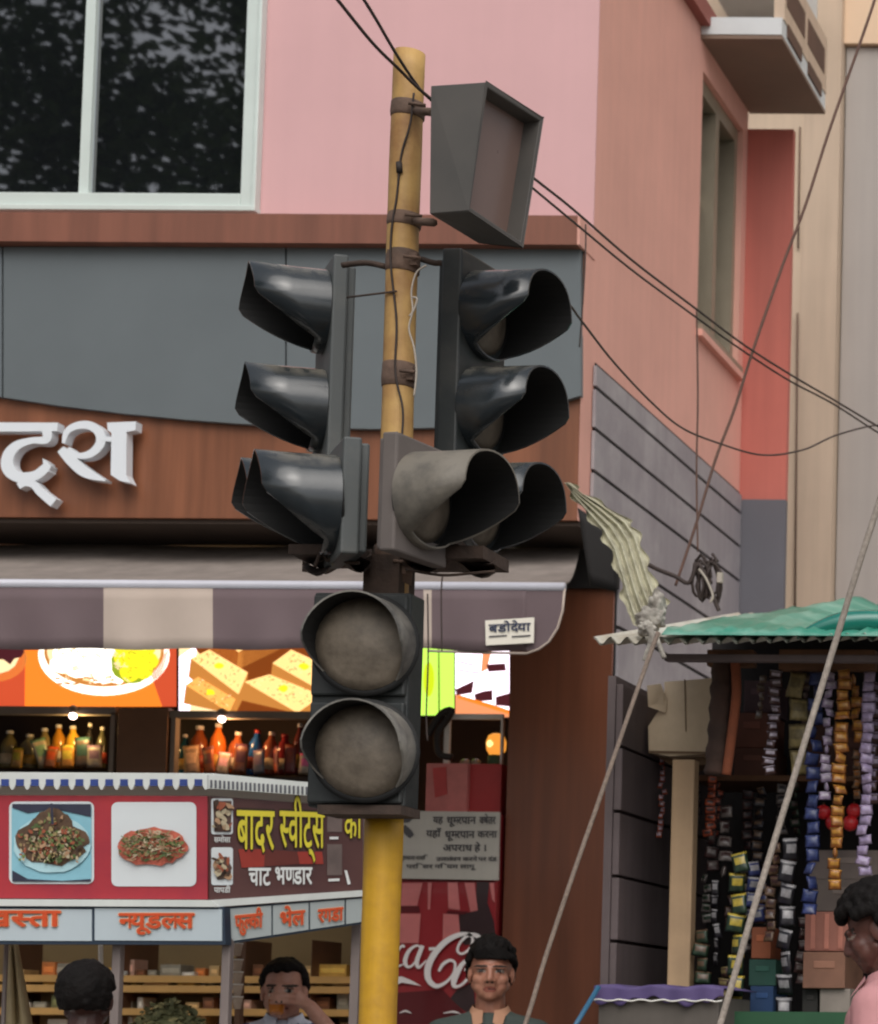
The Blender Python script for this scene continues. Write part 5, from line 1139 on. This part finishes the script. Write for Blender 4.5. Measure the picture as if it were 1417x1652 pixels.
strip(1162, 1262, 1152, 1352, 14, 7, 8.6, mar, orr, 'short maroon strip of sachets in the dark doorway', fill=.9)
strip(1132, 1500, 1134, 1590, 26, 4, 8.3, grn, brz, 'dark green and bronze packets low beside the pale post')
strip(1153, 1420, 1156, 1560, 12, 6, 8.4, blk, sil, 'thin strip of dark silvery sachets in the doorway')
clr = M('clear dusty plastic', (120, 112, 108), .25, .3, 16, spec=.7)
strip(1172, 1300, 1168, 1420, 24, 5, 8.5, clr, mar, 'dusty clear plastic packets hanging in the dark doorway', fill=.8)
strip(1148, 1300, 1152, 1410, 20, 5, 8.6, mar, clr, 'dim maroon packets between the pale post and the clear packets', fill=.9)
strip(1226, 1270, 1222, 1392, 20, 7, 8.6, blk, brz, 'dim black and bronze strip high in the doorway', fill=.92)
strip(1232, 1392, 1230, 1492, 16, 6, 8.5, brz, nav, 'dim bronze and navy strip in the middle of the doorway', fill=.92)
strip(1206, 1275, 1204, 1372, 18, 6, 8.7, mar, blk, 'dim dark maroon strip at the back of the doorway', fill=.9)
ext = [(1126, 1262, 1124, 1330, 14, 5, 8.8, blk, mar, 'black'), (1140, 1410, 1142, 1490, 18, 5, 8.7, clr, grn, 'greyish'), (1178, 1425, 1176, 1500, 14, 4, 8.8, mar, brz, 'russet'), (1200, 1380, 1200, 1470, 14, 6, 8.8, clr, kha, 'dusty khaki'), (1262, 1264, 1258, 1348, 18, 5, 8.7, clr, blk, 'smoky'), (1282, 1262, 1282, 1350, 16, 6, 8.75, grn, mar, 'dull green'), (1296, 1480, 1292, 1590, 16, 6, 8.3, mar, clr, 'plum'), (1228, 1500, 1226, 1560, 16, 3, 8.4, kha, grn, 'olive'), (1208, 1470, 1206, 1540, 14, 4, 8.4, blk, clr, 'sooty'), (1168, 1560, 1168, 1634, 22, 4, 8.35, mar, kha, 'brownish'), (1302, 1090, 1300, 1170, 14, 6, 8.3, mar, brz, 'wine'), (1230, 1090, 1226, 1160, 14, 5, 8.3, brz, clr, 'tan'), (1384, 1210, 1380, 1290, 14, 5, 8.2, brz, gold2, 'ochre'), (1412, 1100, 1410, 1300, 18, 10, 8.2, mar, lav, 'mauve')]
for q in ext: strip(*q[:9], 'dim %s strip of packets in the shade of the kiosk' % q[9], fill=.94)
b = MB(M('dark brown bundle', (60, 42, 34), .85, .3, 9, bump=.5)); b.tube(catmull([at(x, y, 8.0) for x, y in ((1168, 1058), (1164, 1110), (1160, 1180), (1154, 1250))], 8), [pxs(17, 8) + .004 * math.sin(i * 1.7) for i in range(25)], 14); tag(b.build('hanging_bundle'), 'dark brown bundle hanging from the header board beside the cardboard box', 'bundle')
b = MB(M('orange brown rope', (132, 72, 46), .85, .2, 9)); b.tube(catmull([at(x, y, 7.98) for x, y in ((1186, 1062), (1188, 1120), (1180, 1190), (1172, 1250))], 6), pxs(8, 8), 8); tag(b.build('hanging_rope'), 'thick orange brown rope hanging right of the dark bundle', 'rope')
def kbox(x0, y0, x1, y1, Y, d, c, label, mark=None, name='shop_carton', cat='carton', grp='cartons inside the kiosk'):
    b = MB(M(label[:24], c, .75, .15, 7)); b.pbox(x0, y0, x1, y1, Y, d); mk = M(label[:20] + ' print', tuple(min(255, int(q * 1.2)) for q in c), .7, .12, 12); b.use(mk)
    if mark == 'stripes':
        for k in range(3): xx = x0 + (x1 - x0) * (.12 + .3 * k); b.pbox(xx, y0 + 3, xx + (x1 - x0) * .12, y1 - 3, Y - .003, .004)
    elif mark: b.pbox(x0 + (x1 - x0) * .25, y0 + (y1 - y0) * .25, x0 + (x1 - x0) * .75, y0 + (y1 - y0) * .45, Y - .003, .004)
    return tag(b.build(name, bevel=.004), label, cat, grp)
kbox(1186, 1150, 1240, 1206, 8.8, .25, (120, 78, 66), 'upper reddish brown carton on the kiosk shelf left of the lavender strip', 'm'); kbox(1184, 1207, 1244, 1251, 8.79, .25, (104, 70, 60), 'lower reddish brown carton standing on the kiosk shelf', 'm'); kbox(1200, 1098, 1246, 1149, 8.82, .25, (86, 66, 72), 'dull purple carton on top of the reddish cartons', 'm'); kbox(1300, 1170, 1420, 1251, 8.85, .25, (84, 56, 50), 'wide dark red carton on the kiosk shelf behind the strips', 'm')
kbox(1306, 1372, 1440, 1418, 8.5, .3, (122, 110, 104), 'upper grey carton behind the gold strip', 'm'); kbox(1310, 1419, 1440, 1470, 8.48, .3, (110, 100, 94), 'lower grey carton behind the gold strip', 'm'); kbox(1298, 1471, 1372, 1534, 8.2, .3, (150, 98, 84), 'striped reddish carton beside the black and silver packets', 'stripes'); kbox(1295, 1536, 1364, 1594, 8.18, .3, (132, 94, 76), 'plain brown carton under the striped one', 'm'); kbox(1322, 1595, 1372, 1634, 8.2, .25, (140, 130, 122), 'pale grey packet beside the pink shirt', None)
kbox(1212, 1496, 1244, 1546, 8.25, .15, (136, 76, 48), 'orange packet standing between the yellow and the silver strips', 'm'); kbox(1208, 1548, 1252, 1590, 8.25, .2, (36, 72, 62), 'dark green carton above the blue packet', 'm'); kbox(1210, 1591, 1248, 1634, 8.24, .2, (36, 62, 100), 'blue packet standing on the green counter', 'm'); kbox(1294, 1596, 1320, 1634, 8.22, .2, (40, 38, 36), 'black tin standing at the foot of the brown carton', 'm')
bpy.data.objects['shop_carton.008'] if False else None
mr_ = M('red foil ball', (196, 34, 40), .35, .15, 12, spec=.6); pos = [(1329, 1310, 12, 'left'), (1378, 1308, 12, 'upper right'), (1346, 1327, 14, 'lower middle'), (1372, 1328, 13, 'lower right')]
for x, y, r_, w_ in pos:
    b = MB(mr_); c = at(x, y, 8.3); b.ell(c, pxs(r_, 8.3), 16, 10); b.use(m_kbeam); b.tube([c + V((0, 0, pxs(r_, 8.3) * .9)), c + V((0, 0, pxs(r_, 8.3) * 1.25))], .003, 5); tag(b.build('red_ball'), '%s red ball of the four behind the gold strip' % w_, 'ball', 'red balls in the kiosk')
# bench with purple cloth in front
bn = thing('covered_stand', 'low grey stand with a purple cloth edge before the kiosk', 'stand', at(1065, 1700, 7.7)); bn.location.z = .14; ORG[bn] = V(bn.location)
b = MB(M('grey stand board', (96, 90, 84), .8, .15, 4, streak=.15)); p, q = at(966, 1608, 7.75), at(1160, 1604, 7.75); b.box((p.x, 7.75, .14), (q.x, 8.15, p.z)); b.build('board', bn, bevel=.004)
b = MB(M('purple cloth', (88, 74, 120), .7, .12, 5))
def fpur(u, v): 
    x = p.x - .01 + (q.x - p.x + .03) * u
    if v < .4: return V((x, 8.16 - .425 * v / .4, p.z + .035 + .008 * math.sin(u * 17)))
    return V((x, 7.735 - .004 * math.sin(u * 30), p.z + .035 - (.05 + .012 * math.sin(u * 11) + .008 * math.sin(u * 37)) * (v - .4) / .6 + .008 * math.sin(u * 17) * (1 - v)))
b.grid(fpur, 50, 10); pc = b.build('purple_cloth', bn); pc.modifiers.new('thick', 'SOLIDIFY').thickness = .004
b = MB(m_wfr); b.tube(catmull([V((p.x - .012 + (q.x - p.x + .03) * k / 20, 7.728, p.z - .012 + .003 * math.sin(k * 1.9))) for k in range(21)], 3), .003, 5); b.build('pale_hem', bn)
b = MB(M('blue plastic pipe', (60, 108, 140), .4, .08, 6)); b.tube([at(966, 1592, 7.7), at(925, 1660, 7.6), at(800, 1860, 7.3)], .009, 8); tag(b.build('pipe'), 'thin blue pipe leaning against the purple cloth', 'pipe')

# ------------------------------------------------------------------ wires and ropes
m_cable = M('weathered black cable', (58, 46, 42), .7, .15, 20); m_cable2 = M('brown cable', (104, 76, 66), .7, .15, 20); m_rope = M('grey rope', (156, 146, 136), .85, .2, 60, bump=.5)
def wire(pts, r, mat, name, label, cat, n=10):
    b = MB(mat); b.tube(catmull([at(x, y, Y) for x, y, Y in pts], n), r, 7); return tag(b.build(name), label, cat)
wire([(520, -30, 5.2), (545, 0, 5.3), (600, 68, 5.6), (640, 108, 5.78), (690, 155, 5.92), (780, 222, 6.4), (862, 288, 6.9), (925, 338, 7.3), (1020, 420, 7.9), (1120, 496, 8.5), (1200, 556, 8.9), (1275, 604, 9.3), (1345, 645, 9.7), (1417, 688, 10.1), (1500, 735, 10.5), (1800, 860, 11.8), (2300, 1010, 14)], .0045, m_cable, 'overhead_cable', 'upper black cable crossing from the pole top to the right edge', 'cable')
wire([(575, -20, 5.2), (605, 28, 5.4), (640, 88, 5.7), (672, 136, 5.9), (692, 158, 5.95), (780, 238, 6.4), (860, 304, 6.9), (930, 362, 7.35), (1020, 436, 7.9), (1115, 506, 8.5), (1190, 560, 8.9), (1270, 612, 9.3), (1345, 652, 9.7), (1417, 698, 10.1), (1500, 745, 10.5), (1800, 872, 11.8), (2300, 1025, 14)], .0042, m_cable, 'overhead_cable', 'lower black cable running just beneath the other across the pink wall', 'cable')
wire([(780, 470, 6.26), (860, 462, 6.4), (912, 486, 6.6), (940, 520, 7.0), (990, 584, 7.6), (1050, 648, 8.1), (1100, 690, 8.5), (1160, 715, 8.8), (1230, 734, 9.1), (1295, 726, 9.4), (1350, 702, 9.7), (1417, 686, 10.1), (1480, 690, 10.4), (1800, 820, 11.8), (2300, 980, 14)], .004, m_cable, 'slack_cable', 'slack cable sagging from the right visor to the right edge', 'cable')
wire([(1800, -1200, 9.0), (1560, -480, 9.0), (1425, -60, 9.0), (1408, 10, 9.0), (1340, 205, 9.0), (1300, 330, 9.0), (1262, 430, 9.0), (1215, 565, 9.0), (1185, 660, 9.0), (1155, 740, 9.0), (1125, 840, 9.0), (1090, 945, 9.0)], .006, m_cable2, 'slanting_cable', 'brown cable slanting down from the top right corner to the tin roof', 'cable')
wire([(1124, 500, 8.8), (1126, 640, 8.85), (1124, 760, 8.9), (1126, 890, 8.95)], .004, m_cable2, 'drop_wire', 'thin wire dropping straight down to the cable tangle', 'wire')
wire([(945, 362, 8.9), (945, 400, 8.9), (941, 480, 8.9), (935, 560, 8.95)], .003, m_cable, 'drop_wire', 'short thin wire at the right end of the brown ledge', 'wire')
wire([(2100, -1100, 7.2), (1700, 40, 7.2), (1450, 720, 7.2), (1417, 815, 7.2), (1380, 930, 7.2), (1345, 1045, 7.2), (1270, 1290, 7.1), (1215, 1470, 7.0), (1160, 1660, 6.9), (1060, 1990, 6.7)], .0105, m_rope, 'guy_rope', 'grey rope slanting across the hanging sachets on the right', 'rope')
wire([(1062, 1020, 7.55), (1040, 1080, 7.5), (1005, 1180, 7.4), (960, 1310, 7.25), (925, 1410, 7.1), (880, 1545, 6.95), (845, 1660, 6.8), (760, 1900, 6.5)], .0075, M('brown grey rope', (136, 120, 108), .85, .2, 60, bump=.5), 'guy_rope', 'grey rope slanting from the kiosk corner past the wood panel', 'rope')
wire([(690, 958, 8.4), (691, 1060, 8.4), (688, 1150, 8.42), (690, 1195, 8.42)], .003, m_cable, 'drop_wire', 'thin wire hanging over the lime green board', 'wire')
wire([(714, 930, 8.5), (712, 960, 8.5), (713, 1050, 8.5)], .003, m_cable, 'drop_wire', 'thin wire crossing the white awning pipe', 'wire')
rnd = random.Random(9); b = MB(m_cable)
for k in range(7):
    cx, cy_ = 1132 + rnd.gauss(0, 8), 930 + rnd.gauss(0, 8); b.tube([at(cx + (8 + 6 * rnd.random()) * math.cos(a * .42 + k) + 10 * (a / 15), cy_ + (26 + 10 * rnd.random()) * math.sin(a * .42 + k) + a * .6, 8.9 + .03 * rnd.random()) for a in range(16)], .006, 6)
b.tube(catmull([at(x, y, 8.9) for x, y in ((1036, 905), (1060, 918), (1090, 930), (1112, 940), (1126, 910), (1140, 936), (1156, 975), (1160, 985))], 6), .009, 7)
b.use(m_lwire); b.tube(catmull([at(x, y, 8.86) for x, y in ((1128, 918), (1140, 935), (1150, 960), (1146, 972))], 5), .005, 7); b.obox(at(1162, 932, 8.86), V((1, 0, 0)), V((0, 1, 0)), UP, .01, .01, .02); tag(b.build('cable_tangle'), 'tangle of black and white cable hanging above the teal tarpaulin', 'cables')
for k, (x, y) in enumerate(((1152, 820), (1180, 880))): pass

# soft pouches tucked between the bottles of the lit cabinets
rnd = random.Random(31)
for side, ybot, its in (('left', 1240, [(30, 'mustard', (170, 130, 60)), (60, 'cream', (176, 160, 130)), (86, 'rust', (150, 90, 50)), (110, 'honey', (200, 140, 60)), (134, 'dusky', (90, 76, 66)), (153, 'silvery', (150, 144, 136))]), ('right', 1250, [(308, 'beige', (170, 140, 110)), (335, 'copper', (170, 96, 56)), (364, 'ivory', (206, 186, 160)), (392, 'umber', (110, 66, 46)), (418, 'grey blue', (90, 100, 120)), (446, 'coral', (176, 90, 70)), (470, 'burgundy', (110, 44, 48)), (494, 'chalky', (190, 176, 160))])):
    for px, n, c in its:
        h_ = rnd.uniform(34, 54); Yp_ = YB_ + .10; me = sachet_mesh(pxs(rnd.uniform(18, 26), Yp_), pxs(h_, Yp_), M(n + ' pouch', c, .35, .3, 30, spec=.6), M(n + ' pouch print', tuple(min(255, int(x * rnd.uniform(.6, 1.3))) for x in c), .4, .2, 40))
        me.name = 'pouch'; o = bpy.data.objects.new('pouch', me); COL.objects.link(o); o.location = at(px, ybot - h_, Yp_); o.rotation_euler = (rnd.gauss(-.06, .05), rnd.gauss(0, .12), rnd.gauss(0, .3)); ORG[o] = V(o.location)
        tag(o, 'small %s pouch standing between the bottles of the %s wall cabinet' % (n, side), 'pouch', 'pouches in the lit wall cabinets')
